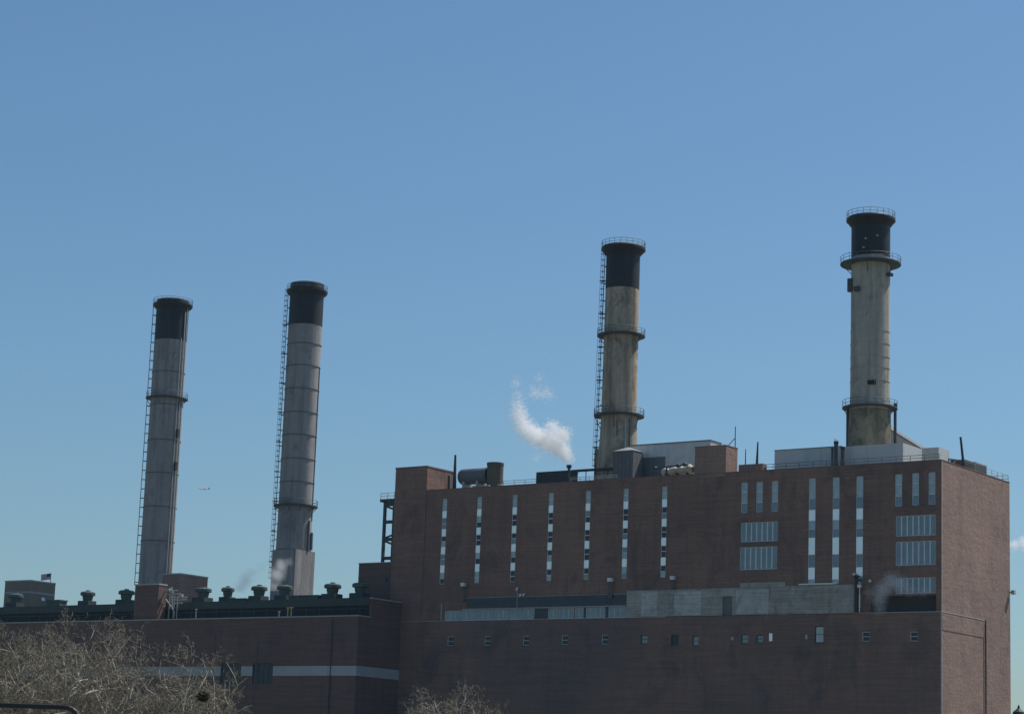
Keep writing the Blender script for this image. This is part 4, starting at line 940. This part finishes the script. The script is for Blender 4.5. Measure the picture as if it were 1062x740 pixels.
# ------------------------------------------------------------------ steam, smoke and the small cloud (volumes)
def vapour(name, label, cat, sph, Yfun, dens, nscale, colr, cut, noise=1.1, aniso=.35, group='steam and smoke', warp=2.0):
    pts = [(Yfun(x, y), r_, dn) for x, y, r_, dn in sph]
    P = [(p, r_*mpp(p), dn) for p, r_, dn in pts]
    lo = Vector([min(p[i]-r_*1.25+warp*.35 for p, r_, _ in P) for i in range(3)]); hi = Vector([max(p[i]+r_*1.25+warp*.35 for p, r_, _ in P) for i in range(3)])
    q = MB().box(lo.x, hi.x, lo.y, hi.y, lo.z, hi.z)
    m = bpy.data.materials.new(name+'_vapour'); m.use_nodes = True; t = m.node_tree; t.nodes.clear()
    out = nd(t, "ShaderNodeOutputMaterial"); pv = nd(t, "ShaderNodeVolumePrincipled"); t.links.new(pv.outputs[0], out.inputs["Volume"])
    pv.inputs["Color"].default_value = (*colr, 1); pv.inputs["Anisotropy"].default_value = aniso
    m.cycles.volume_step_rate = .12
    g = nd(t, "ShaderNodeNewGeometry"); acc = None
    wn = nd(t, "ShaderNodeTexNoise"); wn.inputs["Scale"].default_value = nscale*.55; wn.inputs["Detail"].default_value = 6; wn.inputs["Roughness"].default_value = .6
    t.links.new(g.outputs["Position"], wn.inputs["Vector"])
    ws = nd(t, "ShaderNodeVectorMath", operation='SUBTRACT'); t.links.new(wn.outputs["Color"], ws.inputs[0]); ws.inputs[1].default_value = (.5, .5, .5)
    wm = nd(t, "ShaderNodeVectorMath", operation='MULTIPLY_ADD'); t.links.new(ws.outputs[0], wm.inputs[0]); wm.inputs[1].default_value = (warp,)*3; t.links.new(g.outputs["Position"], wm.inputs[2])
    nz = nd(t, "ShaderNodeTexNoise"); nz.inputs["Scale"].default_value = nscale; nz.inputs["Detail"].default_value = 5; nz.inputs["Roughness"].default_value = .62
    t.links.new(g.outputs["Position"], nz.inputs["Vector"])
    for p, r_, dn in P:
        ds = nd(t, "ShaderNodeVectorMath", operation='DISTANCE'); t.links.new(wm.outputs[0], ds.inputs[0]); ds.inputs[1].default_value = p
        mr = nd(t, "ShaderNodeMapRange"); mr.inputs["From Min"].default_value = r_*1.25; mr.inputs["From Max"].default_value = r_*.25; mr.inputs["To Max"].default_value = dn
        t.links.new(ds.outputs["Value"], mr.inputs["Value"])
        if acc is None: acc = mr.outputs["Result"]
        else:
            mm = nd(t, "ShaderNodeMath", operation='SMOOTH_MAX' if False else 'MAXIMUM'); t.links.new(acc, mm.inputs[0]); t.links.new(mr.outputs["Result"], mm.inputs[1]); acc = mm.outputs[0]
    # shape + (noise-.5)*noise - cut, then scaled
    a1 = nd(t, "ShaderNodeMath", operation='MULTIPLY_ADD'); t.links.new(nz.outputs["Fac"], a1.inputs[0]); a1.inputs[1].default_value = noise*2; a1.inputs[2].default_value = -noise-cut
    a2 = nd(t, "ShaderNodeMath", operation='ADD'); t.links.new(a1.outputs[0], a2.inputs[0]); t.links.new(acc, a2.inputs[1])
    st_ = nd(t, "ShaderNodeMath", operation='GREATER_THAN'); t.links.new(acc, st_.inputs[0]); st_.inputs[1].default_value = .001
    a3 = nd(t, "ShaderNodeMath", operation='MULTIPLY', use_clamp=True); t.links.new(a2.outputs[0], a3.inputs[0]); t.links.new(st_.outputs[0], a3.inputs[1])
    a4 = nd(t, "ShaderNodeMath", operation='MULTIPLY'); t.links.new(a3.outputs[0], a4.inputs[0]); a4.inputs[1].default_value = dens
    t.links.new(a4.outputs[0], pv.inputs["Density"])
    o = solo(q, name, m, label, cat, ((lo.x+hi.x)/2, (lo.y+hi.y)/2, lo.z), group)
    return o
vapour('steam_plume', 'thick white steam plume drifting away from the roof outlet', 'steam',
       [(590, 481.5, 5, 1.9), (588.5, 477, 7, 1.8), (586, 472, 9, 1.6), (582, 466, 12, 1.5), (575, 459, 15, 1.5), (583, 451, 12, 1.4), (566, 456, 15, 1.5), (573, 443, 11, 1.3), (556, 452, 14, 1.4), (548, 447, 14, 1.3), (542, 440, 14, 1.2), (538, 430, 14, 1.1), (537, 420, 11, 1.0), (537.5, 410, 8.5, .85), (555, 407, 12, .8), (567, 408, 12, .8), (575, 413, 8, .6), (556, 474, 9, .72), (534, 397, 10, .75), (559, 392, 9, .7)],
       lambda x, y: onY(x, y, Y0+12.0+(590-x)*.02), 1.15, 2.1, (1, 1, 1), .58, 1.2, aniso=0, warp=4.4)
vapour('smoke_wisp', 'faint bluish smoke curling before the dark recess at right', 'smoke',
       [(912, 630, 9, 1.1), (912, 621, 11, 1.2), (916, 611, 12, 1.25), (924, 603, 12, 1.2), (934, 606, 13, 1.0), (945, 611, 11, .85), (957, 612, 10, .75), (902, 614, 11, .7), (930, 594, 8, .6), (775, 625, 13, .72), (793, 629, 13, .7), (812, 632, 12, .62), (838, 634, 11, .5)],
       lambda x, y: onY(x, y, Y0-2.6), .5, 2.8, (1, 1, 1), .38, .7, aniso=0, warp=3)
vapour('smoke_wisp', 'faint grey smoke wisp rising beside the ventilators before hooped chimney', 'smoke', [(248, 610, 9, 1.0), (255, 602, 12, 1.0), (262, 595, 11, .85), (270, 588, 11, .7), (266, 603, 8, .5)], lambda x, y: onY(x, y, Y0+6), .3, .22, (.35, .40, .50), .3, .8, aniso=0, warp=4)
vapour('smoke_wisp', 'pale smoke wisp in front of hooped chimney foot', 'smoke', [(282, 605, 10, 1.0), (287, 596, 12, 1.1), (293, 587, 11, .95), (299, 582, 8, .7)], lambda x, y: onY(x, y, Y0+10), .35, .5, (1, 1, 1), .4, .8, aniso=0, warp=3)
HZ = MB().box(-460, 60, -12, 420, -1, 118)
hm = bpy.data.materials.new('air'); hm.use_nodes = True; ht = hm.node_tree; ht.nodes.clear()
ho = nd(ht, "ShaderNodeOutputMaterial"); hv = nd(ht, "ShaderNodeVolumePrincipled"); ht.links.new(hv.outputs[0], ho.inputs["Volume"])
hv.inputs["Color"].default_value = (.45, .74, 1, 1); hv.inputs["Density"].default_value = .00004; hv.inputs["Anisotropy"].default_value = 0
tag(HZ.build('haze', hm), kind='stuff')
def far(x, y): d = ray(x, y); return CAM+d*(3500/d.length)
cl = vapour('cloud', None, None, [(1052, 565, 9, .9), (1062, 563.5, 10, 1), (1074, 563, 11, 1), (1044, 566, 7, .7)], far, .10, .12, (1, 1, 1), .3, .6, group=None, warp=10)
cl['kind'] = 'structure'

for o in bpy.data.objects:
    if '_base' in o: del o['_base']
